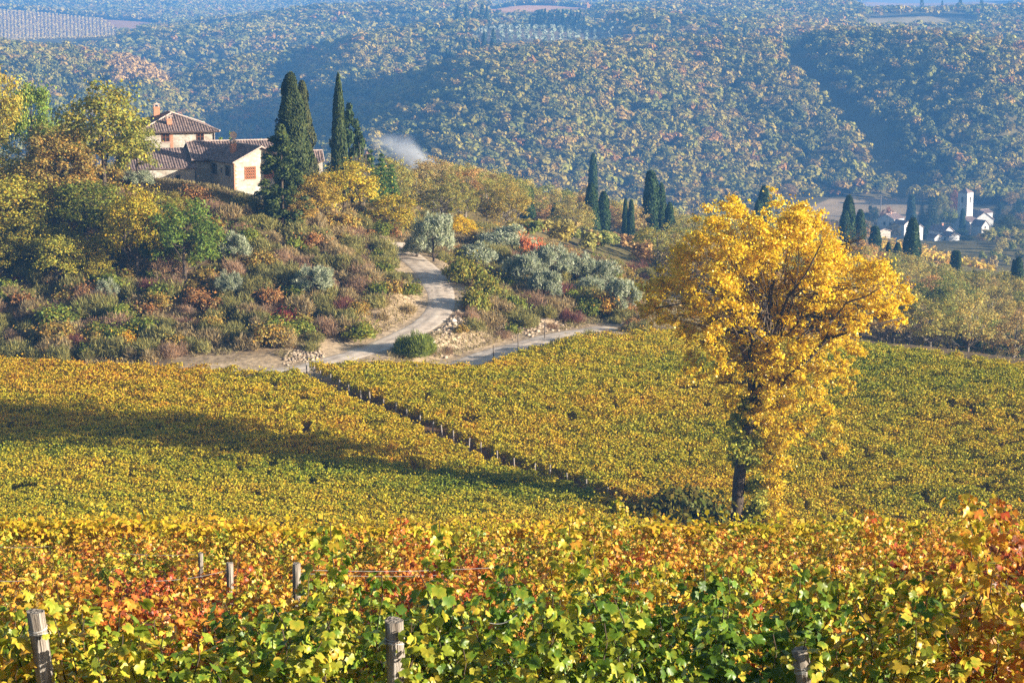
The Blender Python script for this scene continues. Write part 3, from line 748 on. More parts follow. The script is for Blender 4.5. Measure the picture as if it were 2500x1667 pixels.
MIDCY = [  # foot and top in the photograph, width, distance : (px, foot, top, width, D)
    (1443, 575, 448, 36, 365), (1473, 580, 468, 30, 370), (1526, 585, 486, 14, 372), (1540, 586, 488, 15, 372), (1588, 575, 418, 36, 380), (1613, 578, 448, 26, 383), (1634, 585, 494, 24, 380),
    (1288, 555, 456, 30, 350), (1358, 548, 496, 22, 350), (1448, 420, 378, 28, 520), (1862, 580, 455, 38, 450), (1850, 585, 490, 20, 446),
    (2070, 590, 478, 36, 470), (2098, 600, 512, 26, 470), (2062, 590, 515, 26, 468), (2135, 618, 552, 24, 480), (2190, 645, 592, 18, 445), (2226, 645, 532, 36, 432), (2209, 643, 572, 12, 434),
    (2332, 672, 622, 22, 420), (2338, 676, 632, 12, 417), (2484, 705, 628, 24, 395), (2472, 705, 634, 12, 395), (2168, 640, 592, 14, 440)]
for px, fy, ty, wd, D in MIDCY:
    p = P(px, fy, D); x = p[0]; gz = z1(x, D); top = P(px, ty, D)[2]
    free(x, D, 1.2)
    h = max(top - gz, 4.0); wm_ = wd / px_per_m(D)
    grp = "tall cypresses in the wood behind the olive trees" if px < 1700 else "cypresses in the wood behind the yellow tree"
    nm = ("tall dark cypress in the wood behind the olive trees" if px < 1700 else "dark cypress in the wood beside the yellow tree")
    k = rng.integers(len(SLIM))
    plant("cypress", SLIM[k], (x, D), h, wm_ * 1.25, (0.034, 0.062, 0.016), nm, "cypress", grp, (11, 2.0), rng)

cand = []
y = 232.0
while y < 600:
    sp = 5.6 if y < 430 else 8.0
    wdt = 0.285 * y + 5; n = int(2 * wdt / sp)
    for q in range(n):
        x = (q / n * 2 - 1) * wdt + rng.uniform(-.42, .42) * sp; yy = y + rng.uniform(-.42, .42) * sp
        cand.append((x, yy))
    y += sp * 0.85
cand = np.array(cand); cz = zg(cand[:, 0], cand[:, 1]); cu, cv = proj(cand[:, 0], cand[:, 1], cz); vis = visible_from_here(cand[:, 0], cand[:, 1], 7.0)
nmid = 0; OAKREST = []
for (x, y), u, v, ok in zip(cand, cu, cv, vis):
    if not ok or u < 905 or u > 2560: continue
    if y < 262 and u < 1720: continue                      # olive grove and house hill
    if u < 1560 and (v > 625 or y < 262): continue
    if y < 236 and u > 1700: continue
    if inpoly(np.array(u), np.array(v), FIELDS[7][0]) and 470 < y < 720: continue
    if not free(x, y, 2.1 if y < 420 else 2.8): continue
    hmax = 9.5 if u < 1860 else (v - np.interp(u, [1860, 1900, 2100, 2240, 2420, 2560], [520, 545, 600, 628, 668, 690])) / px_per_m(y)
    if u < 1500 and y > 290: hmax = min(hmax, (v - np.interp(u, [930, 1000, 1060, 1250, 1500], [428, 420, 390, 390, 420])) / px_per_m(y))
    for cpx, cfy, cty, cwd, cD in MIDCY:
        if cpx < 1700 and y < cD and abs(u - cpx) < cwd * .5 + 26: hmax = min(hmax, (v - (cfy - 22)) / px_per_m(y))
    if hmax < 1.6: continue
    if y > 395 or nmid >= 290 or hmax < 6.0:
        OAKREST.append((x, y, min(hmax, 9.5))); continue
    k = rng.choice(len(OAKC), p=[.27, .2, .15, .14, .07, .09, .08])
    big = 1.0 if y < 430 else 1.25
    h = rng.uniform(6.0, 8.6) * big; wd = h * rng.uniform(0.85, 1.15)
    zone = ("on the wooded rise below the smoke" if u < 1280 else "in the wood around the tall cypresses" if u < 1700 else "in the wood right of the yellow tree" if v < 720 else "beyond the right vineyard crest")
    c = tuple(np.array(OAKC[k]) * rng.uniform(0.85, 1.15))
    proto = OAK[rng.integers(len(OAK))] if k not in (3, 5) or rng.random() < 0.4 else BROAD[rng.integers(len(BROAD))]
    plant("oak_tree", proto, (x, y), h, wd, c, f"{OAKN[k]} oak {zone}", "oak", f"oaks {zone}", (9.0, 8.6), rng, sink=0.5)
    nmid += 1
def mass_of_crowns(name, pts, label, hr, m, size, seed):
    rg = np.random.default_rng(seed); p = np.array(pts); n = len(p); h = np.minimum(rg.uniform(*hr, n), p[:, 2]); z = zg(p[:, 0], p[:, 1]); R = np.maximum(h, 4.5) * rg.uniform(.42, .54, n)
    nl = 14; d = sphere_dirs(n * nl, rg).reshape(n, nl, 3); lump = d * 0.62 * rg.random((n, nl, 1)) ** .4; t = np.repeat(np.arange(n), m); li = rg.integers(0, nl, n * m)
    dd = sphere_dirs(n * m, rg); dd[:, 2] = np.where(dd[:, 2] < -.4, -dd[:, 2], dd[:, 2]); rel = lump[t, li] + dd * (.34 * rg.random(n * m) ** .5)[:, None]
    C = np.stack([p[t, 0] + rel[:, 0] * R[t], p[t, 1] + rel[:, 1] * R[t], z[t] + h[t] * (.52 + rel[:, 2] * .46)], 1)
    V, Fa = cards(C, dd + rg.normal(size=dd.shape) * .5 + (0, 0, .3), size * rg.uniform(.7, 1.3, n * m), rg, .7)
    col = np.array(OAKC)[rg.choice(len(OAKC), n, p=[.27, .2, .15, .14, .07, .09, .08])] * rg.uniform(.85, 1.15, n)[:, None]
    c = col[t] * rg.uniform(.72, 1.25, n * m)[:, None]
    tag(obj(name, mesh_np(name, V, Fa, 4, np.repeat(c, 4, 0), M_LEAF)), label, "wood", kind="stuff")
for _ in range(420):
    y = rng.uniform(585, 740); px = rng.uniform(1880, 2600); x = P(px, 600, y)[0]; gz = z1(x, y); u, v = proj(x, y, gz)
    if inpoly(np.array(u), np.array(v), FIELDS[7][0]) or (2120 < u < 2400 and v - 5 * px_per_m(y) < np.interp(u, [2120, 2250, 2400], [605, 625, 655])): continue
    if free(x, y, 2.4): OAKREST.append((x, y, rng.uniform(3.5, 7.0)))
mass_of_crowns("woods", OAKREST, "khaki and brown oak wood further down the slope", (7.0, 9.5), 620, .46, 222)
print("middle wood", nmid, "mass", len(OAKREST))

# ------------------------------------------------------------------ trees picked out one by one: (px, foot, top, width, meshes, colour, label, D or None)
def tree_at(px, fy, ty, wd, proto, col, label, cat="tree", D=None, nat=(9.0, 7.4), group=None, names=("crown", "trunk"), kind="broadleaf_tree", sink=0.3, reg=True):
    g = hit(px, fy, 150) if D is None else np.array((P(px, fy, D)[0], D, 0))
    x, y = float(g[0]), float(g[1]); gz = z1(x, y); top = P(px, ty, y)[2]
    h = top - gz; wm_ = wd / px_per_m(y)
    if reg: taken.append((x, y, wm_ * 0.3))
    return plant(kind, proto, (x, y), h, wm_, col, label, cat, group, nat, rng, sink=sink, names=names)
rng = np.random.default_rng(33)
YG, GR, DG, OR, BR, YE = (0.34, 0.27, 0.04), (0.20, 0.21, 0.035), (0.085, 0.12, 0.025), (0.42, 0.32, 0.05), (0.30, 0.19, 0.06), (0.48, 0.33, 0.04)
for a in [
    (-10, 470, 150, 150, 0, OR, "tall golden tree cut by the left edge of the photo", 224),
    (82, 470, 182, 130, 1, (0.21, 0.26, 0.04), "bright green tree rising behind the trees at the upper left", 232),
    (-30, 560, 330, 210, 2, YG, "yellow green tree at the left edge below the tall golden one", 213),
    (255, 490, 205, 235, 3, (0.30, 0.26, 0.045), "large yellow green oak standing left of the farmhouse", 215),
    (335, 470, 285, 110, 4, (0.25, 0.24, 0.045), "yellow green tree touching the left wall of the farmhouse", 217),
    (150, 500, 320, 190, 5, (0.36, 0.23, 0.06), "orange brown tree below the bright green tree", 212),
    (60, 540, 400, 170, 6, (0.33, 0.23, 0.055), "ochre tree low in the left wood", 210),
    (20, 620, 420, 220, 0, (0.36, 0.29, 0.04), "broad yellow tree at the foot of the left wood", None),
    (215, 590, 425, 200, 1, (0.19, 0.19, 0.03), "dark stemmed green tree in the middle of the left wood", None),
    (120, 560, 440, 140, 2, (0.35, 0.25, 0.05), "small ochre tree between two green ones in the left wood", None),
    (335, 680, 455, 150, 3, (0.44, 0.32, 0.03), "bright yellow young tree at the lower edge of the left wood", None),
    (452, 700, 485, 170, 4, (0.14, 0.185, 0.03), "rounded deep green tree at the lower right of the left wood", None),
    (275, 660, 560, 100, 5, (0.42, 0.31, 0.03), "low yellow tree beneath the left wood", None),
    (395, 590, 470, 110, 6, (0.27, 0.23, 0.04), "olive yellow tree below the farmhouse wall", None),
    (180, 440, 296, 130, 0, (0.27, 0.23, 0.04), "olive green tree between the bright green tree and the large oak", 226),
    (110, 480, 345, 120, 3, (0.33, 0.22, 0.05), "brown yellow tree under the bright green one", 219), (60, 660, 525, 140, 4, (0.31, 0.25, 0.04), "low yellow green tree at the lower left of the wood", None),
    (165, 650, 545, 120, 6, (0.22, 0.19, 0.035), "dark olive tree low in the left wood", None), (305, 610, 475, 140, 1, (0.34, 0.27, 0.04), "yellow olive tree right of the dark stemmed one", None),
    (395, 655, 545, 100, 2, (0.20, 0.21, 0.035), "green tree beside the rounded deep green one", None), (500, 640, 550, 90, 0, (0.26, 0.22, 0.05), "small olive brown tree right of the rounded deep green one", None),
    (-25, 690, 570, 130, 5, (0.24, 0.20, 0.04), "olive tree cut by the left edge low in the wood", None), (140, 420, 290, 110, 2, (0.36, 0.27, 0.05), "yellowish tree behind the orange brown one", 230),
    (140, 705, 560, 130, 1, (0.36, 0.31, 0.05), "light yellow green tree standing lowest in the left wood", None), (205, 690, 575, 110, 3, (0.40, 0.30, 0.05), "gold green sapling right of the lowest tree in the left wood", None),
    (245, 700, 610, 80, 3, (0.36, 0.28, 0.04), "small yellow tree at the bottom of the left wood", None), (430, 545, 465, 80, 6, (0.30, 0.22, 0.05), "ochre bushy tree just below the farmhouse terrace", None),
    (840, 520, 378, 165, 2, (0.48, 0.35, 0.035), "golden walnut tree right of the big cypresses", 226),
    (775, 530, 420, 110, 5, (0.42, 0.28, 0.05), "ochre leaved tree at the foot of the big cypresses", 221),
    (958, 575, 462, 125, 1, (0.40, 0.29, 0.03), "round yellow green tree above the top of the road", 231),
    (735, 540, 470, 90, 6, (0.36, 0.22, 0.05), "small ochre tree under the big dark cypress", 215),
    (1125, 605, 522, 80, 3, (0.70, 0.45, 0.02), "bright yellow tree behind the olive trees", 246),
    (1115, 470, 395, 100, 1, (0.17, 0.19, 0.035), "dark green tree on the crest right of the smoke", 330),
    (2420, 870, 770, 120, 0, (0.13, 0.17, 0.025), "green tree beyond the right vineyard crest", 250),
    (2350, 850, 780, 90, 2, (0.17, 0.19, 0.03), "smaller green tree beyond the right vineyard crest", 255),
    (2490, 880, 800, 90, 4, (0.10, 0.13, 0.022), "dark green tree at the right edge beyond the vineyard crest", 248),
    (2180, 840, 740, 110, 5, (0.20, 0.19, 0.04), "olive green tree behind the right branches of the yellow tree", 252),
]:
    px, fy, ty, wd, k, col, lab, D = a
    tree_at(px, fy, ty, wd, BROAD[k], tuple(np.array(col) * (0.95, 1.04, 1.0)), lab, D=D)
# olive trees by the road and on the grove
OLC = (0.37, 0.385, 0.27)
for px, fy, ty, wd, lab in [
    (1060, 640, 512, 120, "silvery olive tree nearest the top of the road"), (1020, 630, 570, 85, "small silvery olive bush at the right side of the road top"),
    (1235, 620, 548, 160, "broad olive tree in the upper grove"), (1165, 655, 590, 120, "olive tree above the road bend shrubs"), (1275, 715, 610, 130, "dark stemmed olive tree in the middle of the grove"),
    (1345, 690, 590, 110, "olive tree right of the red shrub"), (1330, 740, 650, 100, "low olive tree on the dry bank"), (1405, 690, 610, 110, "pale olive tree with slim trunk"),
    (1465, 710, 625, 110, "olive tree near the right end of the grove"), (1440, 725, 670, 90, "low olive tree at the right end of the grove"), (1520, 780, 670, 100, "rightmost olive tree beside the yellow tree"),
    (340, 470, 408, 80, "grey green olive below the farmhouse"), (770, 730, 640, 110, "grey olive tree alone in the scrub left of the road"), (558, 730, 655, 75, "small silvery olive low on the scrub slope"),
    (262, 735, 672, 62, "tiny silver olive in the scrub at the left"), (575, 640, 560, 90, "olive tree in the scrub below the farmhouse"), (10, 650, 612, 50, "pale olive at the left edge of the scrub")]:
    tree_at(px, fy, ty, wd, OLIVE[rng.integers(len(OLIVE))], tuple(np.array(OLC) * rng.uniform(.85, 1.1)), lab, "olive tree", nat=(4.6, 5.3), kind="olive_tree", group="olive trees on the hillside")
# cypresses and conifers by the farmhouse
BIGCY = make_cypress(460, H=15.5, R=2.0, nl=17000, loose=0.85, ls=0.42, base=0.04, tip=0.8)
BIGCY2 = make_cypress(461, H=15.5, R=1.8, nl=15000, loose=0.9, ls=0.42, base=0.04, tip=0.7)
FRONTCY = make_shaggy(462, H=10.0, R=2.8)
TALL = make_cypress(463, H=11.0, R=1.1, nl=8000, loose=0.05, ls=0.42)
SIDE = make_shaggy(464, H=9.0, R=2.5, nb=90, nl=9000, power=.6, wide=.45)
CYC = (0.046, 0.062, 0.018)
tree_at(716, 500, 172, 84, BIGCY, CYC, "tallest dark cypress of the pair beside the farmhouse", "cypress", 222, (15.5, 4.2), kind="cypress")
tree_at(742, 500, 192, 62, BIGCY2, (0.055, 0.062, 0.022), "right hand cypress of the tall pair with browned side", "cypress", 224, (15.5, 3.8), kind="cypress")
tree_at(690, 522, 296, 132, FRONTCY, (0.055, 0.075, 0.018), "broad shaggy dark evergreen in front of the farmhouse gable", "evergreen tree", 214.5, (10, 5.6), kind="evergreen_tree")
tree_at(830, 470, 176, 44, TALL, (0.050, 0.070, 0.020), "slim pointed cypress standing behind the golden walnut", "cypress", 236, (11, 2.2), kind="cypress")
tree_at(855, 480, 245, 100, SIDE, (0.042, 0.068, 0.022), "loose dark evergreen right behind the slim cypress", "evergreen tree", 240, (9, 5.2), kind="evergreen_tree")
PINE = [make_conifer(600 + i) for i in range(3)]
for px, fy, ty, wd, D, col, lab in [
    (905, 470, 352, 60, 240, (0.05, 0.09, 0.02), "dark conifer right of the loose evergreen"), (932, 460, 362, 60, 246, (0.075, 0.135, 0.024), "green fir with pointed top left of the smoke"),
    (955, 455, 390, 70, 250, (0.09, 0.16, 0.028), "bright green low conifer beside the smoke"), (565, 400, 308, 44, 262, (0.16, 0.24, 0.04), "yellow green tree showing over the farmhouse roof"),
    (540, 400, 322, 40, 258, (0.15, 0.22, 0.04), "green tree behind the upper house corner"), (638, 390, 325, 26, 258, (0.17, 0.24, 0.045), "small green treetop over the low roof")]:
    tree_at(px, fy, ty, wd, PINE[rng.integers(3)], col, lab, "conifer", D, (9.0, 6.0), kind="conifer", reg=False)
# bare grey tree
rb = np.random.default_rng(71); bb = envelope_blobs(rb, 60, (0, 0, 4.4), (1.5, 1.5, 2.8), (.4, .7))
bare = trunk_mesh("bare_tree", rb, bb, 7, 0.16, (0.2, 0, 5.6), 60, mat=M_PALEBARK, fork=0.1)
g = P(880, 470, 237)
o = obj("bare_tree", bare, None, (g[0], 237, z1(g[0], 237)), 0.4, (1.0, 1.0, 1.15)); tag(o, "bare grey brown tree leaning against the loose dark evergreen", "tree")

# ------------------------------------------------------------------ scrub on the hillside
rng = np.random.default_rng(44)
SHR = [("olive green broom bush", BROOM, (0.20, 0.19, 0.065), (1.5, 2.6), .34), ("grey brown broom bush", BROOM, (0.27, 0.21, 0.11), (1.5, 2.6), .24), ("bare pinkish brown thorn bush", TWIG, (0.27, 0.18, 0.12), (1.25, 2.7), .13),
       ("rust leaved shrub", BUSH, (0.27, 0.15, 0.06), (1.5, 2.6), .05), ("yellow ochre shrub", BUSH, (0.30, 0.22, 0.055), (1.5, 2.6), .10), ("fresh green leafy shrub", BUSH, (0.16, 0.19, 0.03), (1.5, 2.6), .08), ("dark wine red shrub", TWIG, (0.16, 0.065, 0.055), (1.25, 2.7), .02)]
wts = np.array([s[4] for s in SHR]); wts /= wts.sum()
sc = []
for y in np.arange(180, 262, 2.05):
    n = int(0.6 * y / 2.3)
    for q in range(n):
        sc.append((-0.3 * y + q * 2.3 + rng.uniform(-.9, .9), y + rng.uniform(-.85, .85)))
sc = np.array(sc); sz = zg(sc[:, 0], sc[:, 1]); su, sv = proj(sc[:, 0], sc[:, 1], sz)
rd = np.minimum(poly_dist(sc[:, 0], sc[:, 1], ROAD1[:, :2]), poly_dist(sc[:, 0], sc[:, 1], ROAD2[:, :2])); vis = visible_from_here(sc[:, 0], sc[:, 1], 1.2)
nsh = 0; SMALL = []
for (x, y), u, v, d, ok in zip(sc, su, sv, rd, vis):
    if not ok or u < -30 or u > 1580 or v > (884 if u < 480 else 868) or v < 425: continue
    if d < 2.9 or (v > 845 and u > 420 and rng.random() < 0.55): continue
    right = u > np.interp(v, [590, 640, 700, 770, 870], [960, 1040, 1090, 1085, 900])
    if right and v > 800 and rng.random() < 0.4: continue
    if right and y > 215 and rng.random() < 0.4: continue
    if 620 < u < 780 and v < 470: continue
    if u < 480 and v < 590 and rng.random() < 0.75: continue         # under the left wood
    if 330 < u < 640 and v < 462: continue
    if 430 < u < 690 and v < np.interp(u, [430, 570, 690], [480, 510, 545]): continue                           # house
    k = rng.choice(len(SHR), p=wts)
    nm, pr, c, nat, _ = SHR[k]
    s = rng.uniform(0.85, 1.35)
    if d < 4.2: s *= 0.7
    if rng.random() > 0.46 or s < .8:
        SMALL.append((x, y, s * .85, k)); continue
    zone = ("on the bank right of the road" if right else "below the farmhouse" if v < 600 else "amid the scrub slope" if v < 720 else "low on the scrub slope")
    half = "" if right else (" at the left" if u < 400 else " at the right" if u > 720 else " in the centre")
    plant("shrub", pr[rng.integers(len(pr))], (x, y), 1.55 * s, 2.5 * s * rng.uniform(.9, 1.2), tuple(np.array(c) * rng.uniform(.95, 1.35)), f"{nm} {zone}{half}", "shrub", "shrubs on the hillside", nat, rng, sink=0.15, parts=False)
    nsh += 1
Vs = []; Cs = []
for x, y, s, k in SMALL:                                             # the smaller growth in between reads as one mass
    nm, pr, c, nat, _ = SHR[k]; src = pr[rng.integers(len(pr))]; nvx = len(src.vertices); co = np.empty(nvx * 3, np.float32); src.vertices.foreach_get("co", co); co = co.reshape(-1, 4, 3)
    cc = np.empty(nvx * 4, np.float32); src.attributes["col"].data.foreach_get("color", cc); cc = cc.reshape(-1, 4, 4)[..., :3]
    sel = rng.choice(len(co), 1150 if pr is not BUSH else 900, replace=False); a_ = rng.random() * 6.28; ca, sa = math.cos(a_), math.sin(a_); q = co[sel]; ctr = q.mean(1, keepdims=True); q = ctr + (q - ctr) * 1.35
    q = np.stack([q[..., 0] * ca - q[..., 1] * sa, q[..., 0] * sa + q[..., 1] * ca, q[..., 2]], -1) * s + np.array((x, y, z1(x, y) - .15)); Vs.append(q.reshape(-1, 3)); Cs.append((cc[sel] * np.array(c) * rng.uniform(.95, 1.3)).reshape(-1, 3))
Vs = np.vstack(Vs); tag(obj("undergrowth", mesh_np("undergrowth", Vs, np.arange(len(Vs)).reshape(-1, 4), 4, np.vstack(Cs), M_LEAF)), "tangled low brush between the larger shrubs of the hillside", "undergrowth", kind="stuff")
print("shrubs", nsh, "small", len(SMALL))
def shrub_at(px, fy, h, wd, pr, nat, c, lab):
    g = hit(px, fy, 150); o = obj("shrub", pr, None, (g[0], g[1], z1(g[0], g[1]) - 0.1), rng.random() * 6, (wd / nat[1], wd / nat[1], h / nat[0]), c); tag(o, lab, "shrub")
DENSE = make_broom(590, R=1.3, H=1.6, n=9000, wid=0.09)
shrub_at(1010, 872, 2.3, 3.0, DENSE, (1.6, 2.3), (0.15, 0.19, 0.03), "single round green broom bush between the two roads")
shrub_at(305, 850, 1.6, 2.4, BUSH[1], (1.5, 2.6), (0.60, 0.36, 0.03), "bright golden shrub at the foot of the scrub slope")
shrub_at(690, 800, 1.5, 2.6, BUSH[2], (1.5, 2.6), (0.20, 0.045, 0.04), "deep red shrub on the scrub slope left of the road")
shrub_at(1312, 655, 3.2, 2.0, BUSH[3], (1.5, 2.6), (0.56, 0.17, 0.07), "bright red orange shrub among the olive trees")
shrub_at(1282, 638, 2.8, 1.6, BUSH[4], (1.5, 2.6), (0.52, 0.20, 0.08), "red orange shrub left of the brightest one among the olives")
shrub_at(1475, 775, 2.4, 3.0, BUSH[0], (1.5, 2.6), (0.46, 0.28, 0.05), "yellow orange shrub near the right end of the olive grove")
shrub_at(1388, 790, 1.6, 2.4, TWIG[1], (1.25, 2.7), (0.16, 0.065, 0.055), "dark maroon bush on the dry bank")
shrub_at(880, 835, 1.7, 3.4, BUSH[2], (1.5, 2.6), (0.22, 0.24, 0.03), "yellow green bramble mound left of the lower road")
for q, (px, fy) in enumerate([(1150, 700), (1185, 735), (1120, 690), (1160, 770)]):
    shrub_at(px, fy, 2.6, 3.2, BUSH[q], (1.5, 2.6), (0.22, 0.22, 0.035), ["tall yellow green shrub beside the road bend", "yellow green shrub on the slope below the bend", "leafy green shrub at the inner side of the bend", "spreading green shrub low on the bank"][q])

# dry grass and low growth between the shrubs: nobody could count it
rng = np.random.default_rng(51)
n = 190000
yy = rng.uniform(177, 262, n); xx = rng.uniform(-0.3, 0.10, n) * yy; zz = zg(xx, yy); uu, vv = proj(xx, yy, zz)
rd = np.minimum(poly_dist(xx, yy, ROAD1[:, :2]), poly_dist(xx, yy, ROAD2[:, :2]))
bk = np.clip(fbm(xx / 3.5, yy / 3.5, 66, 3), 0, 1)
k = (rd > 2.1) & (bk > 0.36 + 0.25 * np.exp(-(rd / 6) ** 2) + 0.22 * ((vv > 850) & (uu < 760))) & (uu > -60)
xx, yy, zz, bk = xx[k], yy[k], zz[k], bk[k]; n = len(xx)
C = np.stack([xx, yy, zz + rng.uniform(0.05, 0.38, n)], 1)
V, Fa = cards(C, rng.normal(size=(n, 3)), rng.uniform(.25, .6, n), rng, 0.16, up=np.array((0, 0, 1.0)) + rng.normal(size=(n, 3)) * .35)
tone = fbm(xx / 5, yy / 5, 67, 3)[:, None]
c = (np.array((0.36, 0.25, 0.12)) * tone + np.array((0.15, 0.145, 0.05)) * (1 - tone)) * 1.15 * rng.uniform(.7, 1.25, n)[:, None]
tag(obj("dry_grass", mesh_np("dry_grass", V, Fa, 4, np.repeat(c, 4, 0), M_LEAF)), "dry brown grass and low growth covering the scrub hillside", "grass", kind="stuff")

# rocks
def rock_mesh(seed, n=3):
    rng = np.random.default_rng(seed); import bmesh
    bm = bmesh.new(); bmesh.ops.create_icosphere(bm, subdivisions=n, radius=0.5)
    dirs = rng.normal(size=(9, 3)); dirs /= np.linalg.norm(dirs, axis=1)[:, None]; cut = rng.uniform(.28, .45, 9)
    for v in bm.verts:
        p = np.array(v.co)
        for d, q in zip(dirs, cut):
            s = p @ d
            if s > q: p = p - d * (s - q) * 0.92
        v.co = p * (1, .8, .7)
    me = bpy.data.meshes.new("rock"); bm.to_mesh(me); bm.free(); me.materials.append(M_ROCK); return me
ROCKS = [rock_mesh(700 + i) for i in range(5)]
rng = np.random.default_rng(61)
for px, py, s, lab in [(1052, 848, 1.3, "pale boulder beside the round broom bush"), (1042, 842, .8, "small pale boulder tucked against the round broom bush"), (1292, 752, 1.5, "largest white rock on the dry bank above the track"), (1310, 760, .9, "white rock right of the largest one on the bank"),
        (1276, 766, .8, "white rock below the largest one on the bank"), (1285, 785, .7, "small white rock low on the dry bank"), (1262, 790, .8, "white rock at the left of the rubble bank"), (1300, 790, .6, "small white rock at the right of the rubble bank"),
        (1107, 788, .9, "white stone at the outer edge of the road bend"), (1112, 796, .6, "small stone at the outer edge of the road bend"), (1325, 772, .7, "white rock high at the right of the rubble bank")]:
    g = hit(px, py, 150); s *= 0.85
    tag(obj("rock", ROCKS[rng.integers(5)], None, (g[0], g[1], z1(g[0], g[1]) + s * .12), rng.random() * 6, s), lab, "rock", "white rocks on the banks")
M_RUBBLE = noise_mat("rubble", (0.24, 0.17, 0.11), (0.46, 0.36, 0.26), 1.5, 0.95, 0.4)
# loose rubble: small chips in one mass
n = 2600; px = np.concatenate([rng.uniform(690, 790, 420), rng.normal(1290, 60, 900), rng.normal(1090, 25, 600)])
py = np.concatenate([rng.normal(874, 9, 420), rng.normal(785, 24, 900), rng.normal(780, 30, 600)])
pts = []
for a, b in zip(px, py):
    D = np.arange(172, 236, .6); u = P(a, b, 1.0); h = zg(u[0] * D, D) - u[2] * D; i = int(np.argmax(h > 0))
    if h[i] > 0: pts.append((u[0] * D[i], D[i]))
pts = np.array(pts); rd = np.minimum(poly_dist(pts[:, 0], pts[:, 1], ROAD1[:, :2]), poly_dist(pts[:, 0], pts[:, 1], ROAD2[:, :2])); pts = pts[rd > 1.8]
cube = np.array([(-1, -1, -1), (1, -1, -1), (1, 1, -1), (-1, 1, -1), (-1, -1, 1), (1, -1, 1), (1, 1, 1), (-1, 1, 1)], float) * .5
cf = np.array([(3, 2, 1, 0), (4, 5, 6, 7), (0, 1, 5, 4), (1, 2, 6, 5), (2, 3, 7, 6), (3, 0, 4, 7)]); m = len(pts)
s = (.07 + .3 * rng.random(m) ** 2.5)[:, None, None]; A = rng.normal(size=(m, 3, 3)); Qm = np.linalg.qr(A)[0]
V = np.einsum('nij,kj->nki', Qm, cube) * s * rng.uniform(.5, 1.1, (m, 8, 1)) * np.array((1.2, 1, .8)) + np.concatenate([pts, zg(pts[:, 0], pts[:, 1])[:, None] + .03], 1)[:, None, :]
tag(obj("gravel", mesh_np("gravel", V.reshape(-1, 3), (cf[None] + np.arange(m)[:, None, None] * 8).reshape(-1, 4), 4, None, M_RUBBLE)), "pale stone rubble on the eroded banks of the roads", "gravel", kind="stuff")
# ------------------------------------------------------------------ vineyard in the valley: a continuous sea of leaves
PATH = np.array([hit(a, b, 100, 400)[:2] for a, b in ((748, 925), (791, 949), (867, 985), (908, 1003), (1045, 1066), (1135, 1110), (1230, 1152), (1318, 1180), (1445, 1222), (1512, 1242), (1600, 1290))])
LIMU = [-200, 0, 400, 690, 735, 760, 1180, 1275, 1410, 1600, 2100, 2500, 2700]
LIMV = [912, 910, 928, 945, 930, 922, 930, 890, 850, 838, 872, 925, 950]
RAMP = np.array([(0.00, 0.050, 0.105, 0.010), (0.22, 0.17, 0.22, 0.013), (0.40, 0.36, 0.32, 0.016), (0.55, 0.55, 0.385, 0.020), (0.68, 0.56, 0.30, 0.020), (0.80, 0.54, 0.20, 0.020), (0.92, 0.44, 0.10, 0.020), (1.0, 0.26, 0.10, 0.03)])
def ripe(r):
    return np.stack([np.interp(r, RAMP[:, 0], RAMP[:, k]) for k in (1, 2, 3)], -1)
rng = np.random.default_rng(81)
dirv = np.array((0.94, 0.34)); nrm = np.array((-0.34, 0.94)); SPC = 1.7
def vine_field(n, y0, y1, ls, name, label, dens_top=0.55):
    yy = rng.uniform(y0, y1, n) if y1 - y0 > 30 else rng.uniform(y0, y1, n)
    xx = rng.uniform(-0.29, 0.29, n) * yy
    a = xx * dirv[0] + yy * dirv[1]; b = xx * nrm[0] + yy * nrm[1]
    row = np.round(b / SPC); b = row * SPC + rng.normal(size=n) * 0.24 + 0.10 * np.sin(a * 0.9 + row * 2.1)
    x = a * dirv[0] + b * nrm[0]; y = a * dirv[1] + b * nrm[1]
    z = zg(x, y); u, v = proj(x, y, z)
    dp = poly_dist(x, y, PATH); side = np.interp(y, PATH[::-1, 1], PATH[::-1, 0]) - x       # >0: left of the post line
    keep = (v > np.interp(u, LIMU, LIMV)) & (y > 47) & ~((dp < 1.8) & (side > -0.2)) & (u > -150) & (u < 2650) & visible_from_here(x, y, 1.9)
    # missing vines here and there
    keep &= vnoise(a / 1.3 + row * 7.7, row * 3.1, 5) > 0.10
    x, y, z, a, row = x[keep], y[keep], z[keep], a[keep], row[keep]; n = len(x)
    top = 1.50 + 0.35 * vnoise(a / 0.9, row * 2.3, 9) - 0.2 * vnoise(a / 7, row * .3, 19)
    h = top * (0.38 + 0.62 * rng.random(n) ** dens_top) + (rng.random(n) < 0.03) * rng.uniform(.1, .5, n)
    C = np.stack([x, y, z + h], 1)
    N = rng.normal(size=(n, 3)) * 0.75 + np.array((0.12, -0.45, 0.5))
    V, Fa = cards(C, N, ls * rng.uniform(.65, 1.35, n), rng, 0.85, fold=0.2)
    r = 0.505 + 0.20 * (fbm(x / 16 + 4, y / 7, 101, 3) - 0.5) * 1.6 + 0.17 * (vnoise(a / 1.2, row * 5.5, 44) - 0.5) + rng.normal(size=n) * 0.088
    r = r - 0.09 * smooth(-6, 18, x) * smooth(140, 175, y) + 0.02 * smooth(0, -20, x) * smooth(150, 168, y) - 0.13 * np.exp(-((y - (139 + 0.10 * (-x))) / 4.0) ** 2) * (x < 6)  # last term: greener band puts the poplar's shadow streak into the leaf colour
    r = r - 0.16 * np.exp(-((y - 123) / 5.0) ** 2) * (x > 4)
    c = ripe(np.clip(r, 0.03, 1)) * rng.uniform(.75, 1.2, n)[:, None]
    tag(obj(name, mesh_np(name, V, Fa, 4, np.repeat(c, 4, 0), M_LEAF)), label, "vineyard", kind="stuff")
    return n
